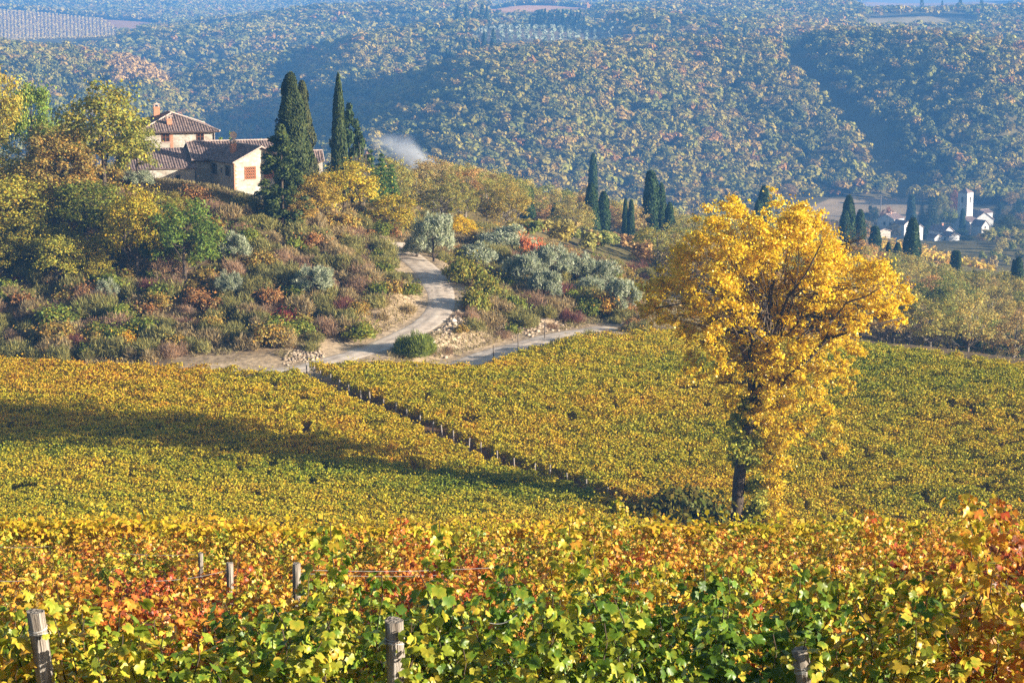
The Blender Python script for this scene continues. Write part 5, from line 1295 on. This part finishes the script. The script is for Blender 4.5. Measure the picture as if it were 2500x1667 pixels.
rng = np.random.default_rng(201)
HD = 222.0
hroot = P(571, 396, HD)
HS = 236.0 / 222.0                                                  # the terrace lies at 236 m: everything on it a little larger
house = obj("farmhouse", None, None, P(571, 396, HD * HS), None, HS); tag(house, "old stone farmhouse with tiled hipped roof and lower wings on the hillside", "farmhouse")
def block(fr, W, L, down, kind, rise, ov=0.35, wall_mat=M_STONE, parent=None, ridge_x=None, wname="wall", tile=M_TILE, per=.31):
    """kind 'v': ridge runs into depth; 'u': ridge along the front; 'hip'"""
    parent = parent or house
    a = Acc(); r = Acc(); vg = Acc()
    c = [fr(0, 0, 0), fr(W, 0, 0), fr(W, L, 0), fr(0, L, 0)]; d = v3(0, 0, -down)
    for i in range(4):
        j = (i + 1) % 4; a.face([c[i] + d, c[j] + d, c[j], c[i]])
    if kind == 'v':
        h = W / 2; sl = math.hypot(h, rise); S1 = (fr.u * h + v3(0, 0, rise)) / sl; S2 = (-fr.u * h + v3(0, 0, rise)) / sl
        a.face([c[0], c[1], fr(h, 0, rise)]); a.face([c[2], c[3], fr(h, L, rise)])
        ln = sl + ov
        roof_plane(r, fr(0, -ov, 0) - S1 * ov, fr.v, S1, L + 2 * ov, lambda x: ln, rise, per, rng=rng)
        roof_plane(r, fr(W, -ov, 0) - S2 * ov, fr.v, S2, L + 2 * ov, lambda x: ln, rise, per, rng=rng)
        ridge_caps(vg, fr(h, -ov, rise + .13), fr(h, L + ov, rise + .13))
        for S, e in ((S1, fr(0, -ov, .12) - S1 * ov), (S2, fr(W, -ov, .12) - S2 * ov)): ridge_caps(vg, e, e + S * ln, .075)
    elif kind == 'u':
        h = L / 2; sl = math.hypot(h, rise); S1 = (fr.v * h + v3(0, 0, rise)) / sl; S2 = (-fr.v * h + v3(0, 0, rise)) / sl
        a.face([c[3], c[0], fr(0, h, rise)]); a.face([c[1], c[2], fr(W, h, rise)])
        ln = sl + ov
        roof_plane(r, fr(-ov * .6, 0, 0) - S1 * ov, fr.u, S1, W + ov * 1.2, lambda x: ln, rise, per, rng=rng)
        roof_plane(r, fr(-ov * .6, L, 0) - S2 * ov, fr.u, S2, W + ov * 1.2, lambda x: ln, rise, per, rng=rng)
        ridge_caps(vg, fr(-ov * .6, h, rise + .13), fr(W + ov * .6, h, rise + .13))
        e = fr(-ov * .6, 0, .12) - S1 * ov; ridge_caps(vg, e, e + S1 * ln, .075)
        e = fr(W + ov * .6, 0, .12) - S1 * ov; ridge_caps(vg, e, e + S1 * ln, .075)
    elif kind == 'shed':
        sl = math.hypot(L, rise); S1 = (fr.v * L + v3(0, 0, rise)) / sl; ln = sl + ov
        a.face([c[0], c[3], fr(0, L, rise)]); a.face([c[1], c[2], fr(W, L, rise)])
        roof_plane(r, fr(-ov * .6, 0, 0) - S1 * ov, fr.u, S1, W + ov * 1.2, lambda x: ln, rise, per, rng=rng)
        e = fr(-ov * .6, 0, .12) - S1 * ov; ridge_caps(vg, e, e + S1 * ln, .075)
    else:
        hx, hd = ridge_x                                            # front hip: apex depth hd, apex at u = hx
        W2, L2 = W + 2 * ov, L + 2 * ov
        ap = fr(hx, hd, rise); bk = fr(hx, L - hd, rise) if L - hd > hd else ap
        def plane(E, A, w, apex0, apex1):
            t0 = np.dot(apex0 - E, A); t1 = np.dot(apex1 - E, A); foot = E + A * t0; S = apex0 - foot; sl = np.linalg.norm(S); S = S / sl
            def sm(x):
                if x < min(t0, t1): return sl * x / min(t0, t1)
                if x > max(t0, t1): return sl * (w - x) / (w - max(t0, t1))
                return sl
            roof_plane(r, E, A, S, w, sm, rise, per, rng=rng)
        zz = -0.12
        plane(fr(-ov, -ov, zz), fr.u, W2, ap, ap); plane(fr(W + ov, L + ov, zz), -fr.u, W2, bk, bk)
        plane(fr(-ov, L + ov, zz), -fr.v, L2, bk, ap); plane(fr(W + ov, -ov, zz), fr.v, L2, ap, bk)
        up = v3(0, 0, .13)
        for q, e in ((fr(-ov, -ov, zz), ap), (fr(W + ov, -ov, zz), ap), (fr(-ov, L + ov, zz), bk), (fr(W + ov, L + ov, zz), bk)): ridge_caps(vg, q + up, e + up, .09)
        if bk is not ap: ridge_caps(vg, ap + up, bk + up)
    w_ = part(wname, a, wall_mat, parent); ro = part("roof", r, tile, parent); part("ridge_tiles", vg, M_VERGE, ro)
    return w_, ro

def window(fr, a0, b0, z0, w, h, parent, face='front', mat=M_WOOD, name="window", mull=True):
    """recess of glass and a timber frame; the wall plane is v=b0 (front) or u=a0 (left/right)"""
    if face == 'front': A, Nn = fr.u, -fr.v
    elif face == 'left': A, Nn = -fr.v, -fr.u
    else: A, Nn = fr.v, fr.u
    o = fr(a0, b0, z0); g = Acc(); f = Acc()
    bx = lambda acc, x0, x1, y0, y1, d0, d1: acc.box((0, 0, 0), (1, 1, 1), Matrix((( *(A * (x1 - x0)), 0), (*(v3(0, 0, 1) * (y1 - y0)), 0), (*(Nn * (d1 - d0)), 0), (*(o + A * x0 + v3(0, 0, y0) + Nn * d0), 1))).transposed())
    bx(g, 0, w, 0, h, -0.02, 0.012)
    t = .07
    for q in ((-t, 0, -t, h + t), (w, w + t, -t, h + t), (0, w, -t, 0), (0, w, h, h + t)): bx(f, *q, -0.02, 0.05)
    if mull: bx(f, w / 2 - .03, w / 2 + .03, 0, h, 0.0, .035); bx(f, 0, w / 2 - .03, h * .55, h * .55 + .045, 0.0, .03); bx(f, w / 2 + .03, w, h * .55, h * .55 + .045, 0.0, .03)
    p = part(name, g, M_DARK, parent); part("frame", f, mat, p)
    s = Acc(); bx(s, -.15, w + .15, -.17, -t - .004, 0.0, .09); part("sill", s, M_VERGE, p)
    return p, bx

def chimney(p, w, d, h, phi, parent, cap='hood', brick=M_BRICK):
    R = Matrix.Translation(Vector(p)) @ Matrix.Rotation(phi, 4, 'Z'); a = Acc()
    a.box((-w / 2, -d / 2, -1.2), (w / 2, d / 2, h), R); a.box((-w / 2 - .06, -d / 2 - .06, h - .16), (w / 2 + .06, d / 2 + .06, h - .04), R)
    c = part("chimney", a, brick, parent); b = Acc()
    for sx in (-1, 1):
        for sy in (-1, 1): b.box((sx * (w / 2 - .09) - .07, sy * (d / 2 - .09) - .07, h), (sx * (w / 2 - .09) + .07, sy * (d / 2 - .09) + .07, h + .26), R)
    if cap == 'hood':
        v = [(-w / 2 - .12, -d / 2 - .1, h + .26), (w / 2 + .12, -d / 2 - .1, h + .26), (w / 2 + .12, d / 2 + .1, h + .26), (-w / 2 - .12, d / 2 + .1, h + .26), (0, -d / 2 - .1, h + .55), (0, d / 2 + .1, h + .55)]
        i = len(b.v); b.v += [tuple(R @ Vector(q)) for q in v]; b.f += [[i + k for k in q] for q in ((0, 1, 4), (2, 3, 5), (1, 2, 5, 4), (3, 0, 4, 5), (3, 2, 1, 0))]
    else: b.box((-w / 2 - .1, -d / 2 - .1, h + .26), (w / 2 + .1, d / 2 + .1, h + .36), R)
    part("chimney_cap", b, M_VERGE, c); return c

R16, R34 = math.radians(16), math.radians(34)
# projecting wing with the big gable
fw = Frame(P(571.1, 396.4, 222.0), R34, hroot); WW, WL = 6.5, 6.6
block(fw, WW, WL, 9.5, 'v', 1.50, 0.38)
q1 = Acc()
p, bx = window(fw, 1.35, 0, -1.95, 1.28, 1.30, house, 'front', M_TERRA, "lattice_window", False)
def lattice(bxf_o, A, w, h, parent):
    la = Acc(); n = 5; m = 4; rr = .028
    for k in range(-m, n + 1):
        for sgn in (1, -1):
            pts = []
            for t in (0, 1):
                x = (k + (t * m if sgn > 0 else (m - t * m))) * w / n * 1.0; y = h * t; pts.append((x, y))
            (x0, y0), (x1, y1) = pts
            def clip(xa, ya, xb, yb):
                ts = [0, 1]
                if xa != xb:
                    for X in (0, w):
                        s = (X - xa) / (xb - xa); ts.append(s)
                ts = sorted(s for s in ts if -1e-6 <= s <= 1 + 1e-6 and -1e-6 <= xa + (xb - xa) * s <= w + 1e-6)
                return (ts[0], ts[-1]) if len(ts) > 1 and ts[-1] - ts[0] > .02 else None
            c = clip(x0, y0, x1, y1)
            if c: la.tube([bxf_o + A * (x0 + (x1 - x0) * s) + v3(0, 0, y0 + (y1 - y0) * s) for s in c], rr, 5)
    for k in range(1, m): la.tube([bxf_o + v3(0, 0, h * k / m), bxf_o + A * w + v3(0, 0, h * k / m)], rr, 5)
    part("lattice", la, M_TERRA, parent)
lattice(fw(1.35, 0, -1.95) - fw.v * .035, fw.u, 1.28, 1.30, p)
p, bx = window(fw, 3.75, 0, -1.95, 1.28, 1.30, house, 'front', M_TERRA, "lattice_window", False); lattice(fw(3.75, 0, -1.95) - fw.v * .035, fw.u, 1.28, 1.30, p)
for vv_, hh in ((4.6, 1.1), (1.15, 1.1)):                                  # shuttered windows in the shaded wall
    p, bx = window(fw, 0, vv_ + .75, -1.62, .62, hh, house, 'left', M_SHUT); s = Acc()
    bx(s, .66, .98, -.02, hh + .02, 0.03, .075); bx(s, -.34, -.04, -.02, hh + .02, .03, .075); part("shutter", s, M_SHUT, p)
p, bx = window(fw, 0, 3.35, -1.45, .3, .62, house, 'left', M_VERGE, "slit_window", False)
qn = Acc()
for k in range(26): qn.box((0, 0, 0), (1, 1, 1), Matrix(((*(fw.u * (.30 if k % 2 else .17)), 0), (*(fw.v * (.15 if k % 2 else .28)), 0), (0, 0, .2, 0), (*(fw(-.012, -.012, -.35 - .24 * k)), 1))).transposed())
part("corner_bricks", qn, M_BRICK, house)
chimney(fw(1.55, 3.3, 0.55), .56, .56, 1.25, R34, house)
# middle block with long ridge
fm = Frame(P(472.6, 390.9, 226.6), R16, hroot); MW, ML = 11.8, 9.9
block(fm, MW, ML, 8.5, 'u', 1.62, 0.35)
dp = Acc(); dp.tube([fm(.12, -.36, -.02), fm(.12, -.16, -.35), fm(.12, -.10, -.6), fm(.12, -.10, -6)], .05, 7); dp.tube([fm(-.2, -.36, -.07), fm(2.2, -.36, -.07)], .065, 8); part("downpipe", dp, M_PIPE, house)
dp = Acc(); dp.tube([fw(-.1, WL - .2, -.1), fw(-.1, WL - .2, -6)], .05, 7); dp.tube([fw(-.40, -.3, -.10), fw(-.40, WL + .2, -.10)], .065, 8); part("downpipe", dp, M_PIPE, house)
# low left block
fl = Frame(P(476.6, 408.9, 225.4), R16, hroot)
fl.O = fl.O - fl.u * 7.4
block(fl, 7.35, 5.4, 7.5, 'shed', 1.75, 0.35)
window(fl, 5.2, 0, -1.35, .42, .5, house, 'front', M_SHUT, "window", False)
# upper house
fu = Frame(P(344, 322.5, 237), R16, hroot); UW, UL = 8.75, 13.0
block(fu, UW, UL, 9.0, 'hip', 1.75, 0.55, ridge_x=(4.2, 5.0))
sx = UW / (514 - 344.0)
for zx, wd in ((430, .82), (852, .74)):
    window(fu, (310 + zx / 5.227 - 344) * sx, 0, -1.17, wd, .83, house, 'front', M_WOOD)
bs = Acc()
for k in range(12): bs.box((0, 0, 0), (1, 1, 1), Matrix(((*(fu.u * (.42 if k % 2 else .30)), 0), (*(-fu.v * .03), 0), (0, 0, .12, 0), (*(fu(3.45 - (.06 if k % 2 else 0), 0, -.5 - .135 * k)), 1))).transposed())
part("brick_strip", bs, M_BRICK, house)
chimney(fu(2.6, 6.6, 1.30), .72, .6, 1.25, R16, house); chimney(fu(3.55, 1.75, .55), .58, .5, .85, R16, house, 'flat')
dp = Acc(); dp.tube([fu(UW - .1, -.08, -.3), fu(UW - .1, -.08, -5)], .05, 7); dp.tube([fu(-.5, -.62, -.12), fu(UW + .5, -.62, -.12)], .06, 8); part("downpipe", dp, M_PIPE, house)
# satellite dish on the wing chimney
cd = fw(1.55, 3.3, 0.55) + v3(.1, -.1, 2.2); ds = Acc(); n = 18
nrm_ = unit(v3(.35, -.9, .30)); e1 = unit(np.cross(nrm_, v3(0, 0, 1))); e2 = np.cross(e1, nrm_)
rings = [(0, -.10), (.2, -.07), (.42, 0.0)]
for (r0, d0), (r1, d1) in zip(rings[:-1], rings[1:]):
    for k in range(n):
        q0, q1_ = 2 * math.pi * k / n, 2 * math.pi * (k + 1) / n; f_ = lambda r, q, d: cd + e1 * r * math.cos(q) + e2 * r * math.sin(q) + nrm_ * d
        ds.face([f_(r0, q0, d0), f_(r0, q1_, d0), f_(r1, q1_, d1), f_(r1, q0, d1)] if r0 else [f_(0, 0, d0), f_(r1, q1_, d1), f_(r1, q0, d1)])
ds.tube([cd - nrm_ * .1, cd - v3(0, 0, .6)], .03, 6); ds.tube([cd - e2 * .40, cd + nrm_ * .4], .015, 5)
part("satellite_dish", ds, M_VERGE, house)
# outbuildings half hidden behind the cypresses
o2 = P(742, 394, 246); shed = obj("stone_barn", None, None, o2); tag(shed, "low tiled barn peeping out between the two groups of cypresses", "barn")
block(Frame(o2, math.radians(10), o2), 2.3, 5.0, 5, 'u', 1.0, .3, parent=shed)
o3 = P(796, 484, 230); s3 = obj("stone_shed", None, None, o3); tag(s3, "small pale stone shed behind the golden walnut tree", "shed")
block(Frame(o3, math.radians(28), o3), 1.35, 2.6, 4, 'shed', .35, .15, parent=s3)

# ------------------------------------------------------------------ village and church in the valley
def vhouse(px, py_eave, D, W, L, hgt, rise, phi, label, mat=M_PLASTER, kind='v', wins=(), chim=None, cat="house", name="village_house", tile=None, onground=0):
    o = P(px, py_eave, D)
    if onground: o[2] = z1(o[0], D) + onground
    root = obj(name, None, None, (o[0], o[1], o[2])); tag(root, label, cat)
    fr = Frame(o, math.radians(phi), o)
    block(fr, W, L, hgt + 3, kind, rise, .35, mat, root, tile=tile or M_TILE, per=.5)
    for face, a0, b0, z0, w, h in wins: window(fr, a0, b0, z0, w, h, root, face, M_SHUT, "window", False)
    if chim: chimney(fr(*chim), .8, .7, 1.2, math.radians(phi), root, 'flat')
    return root, fr
ch = P(2362, 471, 900); church = obj("church", None, None, ch); tag(church, "white stone church with square bell tower beside dark trees in the valley", "church")
ft = Frame(ch, math.radians(45), ch); ta = Acc(); tw = 5.0; hh = 22
c = [ft(0, 0, 0), ft(tw, 0, 0), ft(tw, tw, 0), ft(0, tw, 0)]; d = v3(0, 0, -hh)
for k in range(4): ta.face([c[k] + d, c[(k + 1) % 4] + d, c[(k + 1) % 4], c[k]])
tower = part("bell_tower", ta, M_PLASTER, church); tr_ = Acc(); e = .3
ap = ft(tw / 2, tw / 2, 1.75); cc = [ft(-e, -e, -.1), ft(tw + e, -e, -.1), ft(tw + e, tw + e, -.1), ft(-e, tw + e, -.1)]
for k in range(4): tr_.face([cc[k], cc[(k + 1) % 4], ap])
tr_.face(cc[::-1]); tr_.tube([ap, ap + v3(0, 0, .9)], .06, 5); part("roof", tr_, M_TILE, tower)
for face in ('front', 'left'):
    g = Acc(); A = ft.u if face == 'front' else -ft.v; Nn = -ft.v if face == 'front' else -ft.u; o = (ft(tw / 2, 0, -4.6) if face == 'front' else ft(0, tw / 2, -4.6)) + Nn * .02
    pts = [o - A * .45, o + A * .45, o + A * .45 + v3(0, 0, 2.1)] + [o + A * .45 * math.cos(q) + v3(0, 0, 2.1 + .45 * math.sin(q)) for q in np.linspace(.3, math.pi - .3, 6)] + [o - A * .45 + v3(0, 0, 2.1)]
    g.face(pts); b_ = [p_ + Nn * .05 for p_ in pts]; g.face(b_)
    for k in range(len(pts)): g.face([pts[k], pts[(k + 1) % len(pts)], b_[(k + 1) % len(pts)], b_[k]])
    part("bell_opening", g, M_DARK, tower)
fn = Frame(P(2381, 536, 908), math.radians(12), ch); block(fn, 9, 13, 12, 'v', 3.2, .4, M_PLASTER, church, wname="nave", per=.5)
fn2 = Frame(P(2366, 542, 893), math.radians(40), ch); block(fn2, 7.5, 10, 9, 'u', 1.6, .4, M_PLASTER, church, wname="aisle", per=.5)
vhouse(2397, 552, 885, 5.0, 6, 4, 2.2, 38, "small white gabled chapel house in front of the church", kind='v', wins=(('front', 2.0, 0, -1.2, .8, .9),))
vhouse(2404, 520, 925, 5, 6, 5, 1.2, 30, "square chimneyed house behind the church roof", kind='u')
vhouse(2183, 536, 835, 8.5, 8, 6, 1.8, 50, "two storey whitish house left of the dark cedar", kind='u', wins=(('left', 0, 5, -2.6, .9, 1.2), ('left', 0, 2.2, -2.6, .9, 1.2), ('front', 3, 0, -2.6, .9, 1.2), ('left', 0, 5, -5.2, .9, 1.2)), chim=(4, 4, 1.2))
vhouse(2208, 548, 815, 5, 6, 5, 1.2, 42, "lower white annexe beside the two storey house", kind='v')
vhouse(2142, 566, 750, 6.0, 6.0, 3.2, .9, 24, "small sunlit stone cottage right behind the yellow tree", M_STONE, 'v', cat="cottage")
vhouse(2305, 566, 820, 5.6, 8.5, 4.5, 1.9, 36, "white gabled house at the edge of the yellow vineyard strip", kind='v', wins=(('front', 1.2, 0, -1.3, .8, 1.1), ('front', 3.4, 0, -1.3, .8, 1.1)), chim=(3.2, 4, 1.6))
vhouse(2318, 577, 805, 5.4, 5, 4, 1.4, 30, "lower pale house in front of the white gabled one", kind='v', wins=(('left', 0, 3, -1.8, .8, 1),))
vhouse(2282, 580, 800, 4.4, 4, 3.5, 1.0, 44, "tiny pale outhouse left of the gabled houses", kind='v', cat="outhouse")
vhouse(2238, 556, 845, 3.6, 5, 5, 1.2, 30, "narrow lit house wall beside the dark cedar", kind='v')
vhouse(1570, 82, 1660, 9, 6, 0.5, 1.5, 12, "distant green roofed shed on the plateau", kind='u', cat="shed", name="far_shed", tile=M_GREEN_ROOF, onground=3.5)
vhouse(1008, 112, 1330, 9, 6, 1, 1.6, 10, "distant red roofed farm half hidden by woods", M_STONE, 'u', cat="farm", name="far_farm", onground=4.5)
for px, ty, fy, D in ((2151, 476, 506, 960), (2145, 308, 330, 1180), (2362, 395, 420, 1120)):
    t_ = P(px, ty, D); gz = z1(t_[0], D); a = Acc(); a.tube([(0, 0, -1), (0, 0, t_[2] - gz)], [.28, .2], 7); a.box((-1.2, -.1, t_[2] - gz - .9), (1.2, .1, t_[2] - gz - .6))
    later(obj("utility_pole", a.mesh("utility_pole", M_PALEBARK), None, (t_[0], D, gz)), "thin pale utility pole with cross arm below the wooded hill", "utility pole", "utility poles in the valley")
rng = np.random.default_rng(211)
for px, ty, fy, wd, D, k, col, lab, cat in [
    (2272, 474, 570, 58, 880, 'p', (0.035, 0.06, 0.03), "broad dark cedar between the house and the church", "cedar"), (2224, 474, 528, 24, 900, 'c', (0.03, 0.055, 0.03), "slim dark cypress above the two storey house", "cypress"),
    (2128, 502, 540, 40, 880, 'b', (0.035, 0.055, 0.025), "dark round tree on the tan field", "tree"), (2164, 503, 540, 42, 870, 'b', (0.26, 0.12, 0.06), "rust brown tree beside the dark round one", "tree"),
    (2311, 508, 540, 36, 905, 'b', (0.34, 0.36, 0.04), "bright yellow green tree left of the church tower", "tree"), (2331, 512, 545, 16, 900, 'b', (0.30, 0.34, 0.04), "small yellow green tree touching the church tower", "tree"), (2349, 508, 560, 16, 890, 'c', (0.03, 0.06, 0.03), "thin cypress against the shaded tower side", "cypress"),
    (2463, 542, 595, 44, 860, 'b', (0.44, 0.24, 0.06), "round orange tree right of the church", "tree"), (2430, 560, 600, 26, 850, 'c', (0.03, 0.055, 0.03), "dark cypress between church and orange tree", "cypress"),
    (2435, 575, 610, 40, 800, 'b', (0.36, 0.19, 0.06), "low orange tree in front of the church", "tree"), (2400, 570, 620, 46, 770, 'b', (0.38, 0.25, 0.06), "ochre tree below the church", "tree"), (2425, 585, 630, 36, 760, 'b', (0.34, 0.31, 0.05), "yellow tree below the church", "tree"),
    (2482, 480, 590, 70, 930, 'p', (0.04, 0.075, 0.04), "large dark conifer at the right edge behind the orange tree", "conifer"), (2440, 490, 560, 60, 950, 'p', (0.04, 0.07, 0.04), "dark conifer behind the church roof", "conifer"),
    (2300, 470, 520, 40, 960, 'b', (0.23, 0.22, 0.05), "olive tree behind the bright yellow green one", "tree"), (2330, 465, 520, 36, 970, 'b', (0.30, 0.13, 0.07), "reddish tree left behind the tower", "tree"), (2250, 495, 540, 36, 910, 'p', (0.035, 0.065, 0.03), "dark conifer left of the broad cedar", "conifer"),
    (2360, 575, 615, 44, 790, 'b', (0.075, 0.11, 0.03), "dark green tree beside the pale houses", "tree"), (2180, 545, 580, 40, 800, 'b', (0.10, 0.085, 0.03), "dark bush below the two storey house", "tree"), (2260, 545, 590, 40, 850, 'p', (0.05, 0.08, 0.035), "green conifer in front of the broad cedar", "conifer"),
    (2460, 590, 640, 60, 740, 'b', (0.30, 0.24, 0.06), "khaki tree at the foot of the orange tree", "tree"), (2495, 600, 650, 60, 730, 'b', (0.34, 0.22, 0.07), "sandy tree at the right edge below the village", "tree"), (2345, 555, 585, 30, 870, 'b', (0.07, 0.11, 0.04), "green tree at the foot of the tower", "tree"), (2232, 575, 600, 26, 780, 'b', (0.12, 0.12, 0.04), "small olive tree under the narrow house", "tree")]:
    pr, nat, kd = {'p': (PINE[rng.integers(3)], (9.0, 6.0), "conifer"), 'c': (SLIM[rng.integers(4)], (11, 2.0), "cypress"), 'b': (BROAD[rng.integers(7)], (9, 7.6), "broadleaf_tree")}[k]
    tree_at(px, fy, ty, wd, pr, col, lab, cat, D, nat, kind=kd, reg=False)
nfl = 0
for _ in range(400):
    D = rng.uniform(745, 1012); px = rng.uniform(1900, 2560); q = P(px, 500, D); x = q[0]; gz = z1(x, D); u, v = proj(x, D, gz)
    if nfl > 70 or inpoly(np.array(u), np.array(v), FIELDS[0][0]) or (2110 < u < 2445 and v > 500) or not free(x, D, 4.5): continue
    col = [(0.22, 0.17, 0.05), (0.30, 0.19, 0.07), (0.12, 0.12, 0.04), (0.06, 0.08, 0.03), (0.34, 0.24, 0.06)][rng.integers(5)]
    s = rng.uniform(7, 11)
    plant("broadleaf_tree", BROAD[rng.integers(7)], (x, D), s, s * .95, col, "autumn tree on the valley floor around the village", "tree", "trees around the village", (9, 7.6), rng, sink=.5); nfl += 1

# ------------------------------------------------------------------ smoke drifting from behind the crest
def smoke(name, centre, half, dens, label):
    a = Acc(); a.box((-1, -1, -1), (1, 1, 1)); me = a.mesh(name)
    m = bpy.data.materials.new(name); m.use_nodes = True; n = m.node_tree; n.nodes.clear()
    out = n.nodes.new("ShaderNodeOutputMaterial"); pv = n.nodes.new("ShaderNodeVolumePrincipled"); pv.inputs["Color"].default_value = (0.90, 0.93, 1.0, 1); pv.inputs["Anisotropy"].default_value = 0.1
    tc = n.nodes.new("ShaderNodeTexCoord"); ns = n.nodes.new("ShaderNodeTexNoise"); ns.inputs["Scale"].default_value = 1.7; ns.inputs["Detail"].default_value = 4; ns.inputs["Distortion"].default_value = .6
    mp = n.nodes.new("ShaderNodeMapping"); mp.inputs["Scale"].default_value = (half[0] / half[2] * .8, .8, 1.0)
    n.links.new(tc.outputs["Object"], mp.inputs[0]); n.links.new(mp.outputs[0], ns.inputs["Vector"])
    ex = n.nodes.new("ShaderNodeVectorMath"); ex.operation = 'MULTIPLY_ADD'; ex.inputs[1].default_value = (.55, .55, .55); ex.inputs[2].default_value = (-.275, -.275, -.275)
    n.links.new(ns.outputs["Color"], ex.inputs[0])
    sh = n.nodes.new("ShaderNodeVectorMath"); sh.operation = 'ADD'; n.links.new(tc.outputs["Object"], sh.inputs[0]); n.links.new(ex.outputs[0], sh.inputs[1])
    # the plume leans to the left as it rises: x + 0.45 z is its axis, widening with height
    sp = n.nodes.new("ShaderNodeSeparateXYZ"); n.links.new(sh.outputs[0], sp.inputs[0])
    def mth(op, a_, b_=None):
        k = n.nodes.new("ShaderNodeMath"); k.operation = op
        for i_, q in enumerate((a_, b_)):
            if q is None: continue
            if isinstance(q, (int, float)): k.inputs[i_].default_value = q
            else: n.links.new(q, k.inputs[i_])
        return k.outputs[0]
    x, y, z = sp.outputs
    zz = mth('MULTIPLY', mth('ADD', z, 1.0), .5)                       # 0..1 height
    ax = mth('ADD', x, mth('MULTIPLY', zz, 1.05)); ax = mth('SUBTRACT', ax, .52)
    wd = mth('ADD', mth('MULTIPLY', zz, .18), .30)
    r2 = mth('ADD', mth('POWER', mth('DIVIDE', ax, wd), 2.0), mth('POWER', mth('DIVIDE', y, .8), 2.0))
    body = mth('MAXIMUM', mth('SUBTRACT', 1.0, r2), 0.0)
    fade = mth('POWER', mth('MAXIMUM', mth('SUBTRACT', 1.0, zz), 0.0), 2.2)
    d = mth('MULTIPLY', mth('MULTIPLY', body, fade), dens)
    d = mth('MULTIPLY', d, mth('MAXIMUM', mth('SUBTRACT', mth('MULTIPLY', ns.outputs["Fac"], 2.6), .75), 0.05))
    n.links.new(d, pv.inputs["Density"]); n.links.new(pv.outputs[0], out.inputs["Volume"])
    me.materials.append(m); o = obj(name, me, None, centre, 0, half); tag(o, label, "smoke", kind="stuff")
D = 430; c = P(1010, 398, D); ppm = px_per_m(D)
smoke("smoke", c, (135 / ppm, 5, 80 / ppm), 11.0, "whitish blue smoke rising from behind the wooded crest")

# ------------------------------------------------------------------ the hazy air
hz = Acc(); hz.box((-1900, -30, -190), (1900, 4400, 12))
hm = bpy.data.materials.new("haze"); hm.use_nodes = True; n = hm.node_tree; n.nodes.clear()
out = n.nodes.new("ShaderNodeOutputMaterial"); pv = n.nodes.new("ShaderNodeVolumePrincipled")
pv.inputs["Color"].default_value = (0.14, 0.43, 1.0, 1); pv.inputs["Density"].default_value = 0.00024; pv.inputs["Anisotropy"].default_value = 0.0
n.links.new(pv.outputs[0], out.inputs["Volume"])
tag(obj("haze", hz.mesh("haze", hm)), "blue autumn haze filling the valley air", "haze", kind="stuff")

# ------------------------------------------------------------------ labels that single each repeat out
bpy.context.view_layer.update()
by = {}
for o, b in LAB: by.setdefault(b, []).append(o)
for b, os_ in by.items():
    if len(os_) == 1: continue
    os_.sort(key=lambda o: proj(*(o.matrix_world.translation))[0])
    for k, o in enumerate(os_): o["label"] = f"{ordinal(k + 1)} from left, {b}"
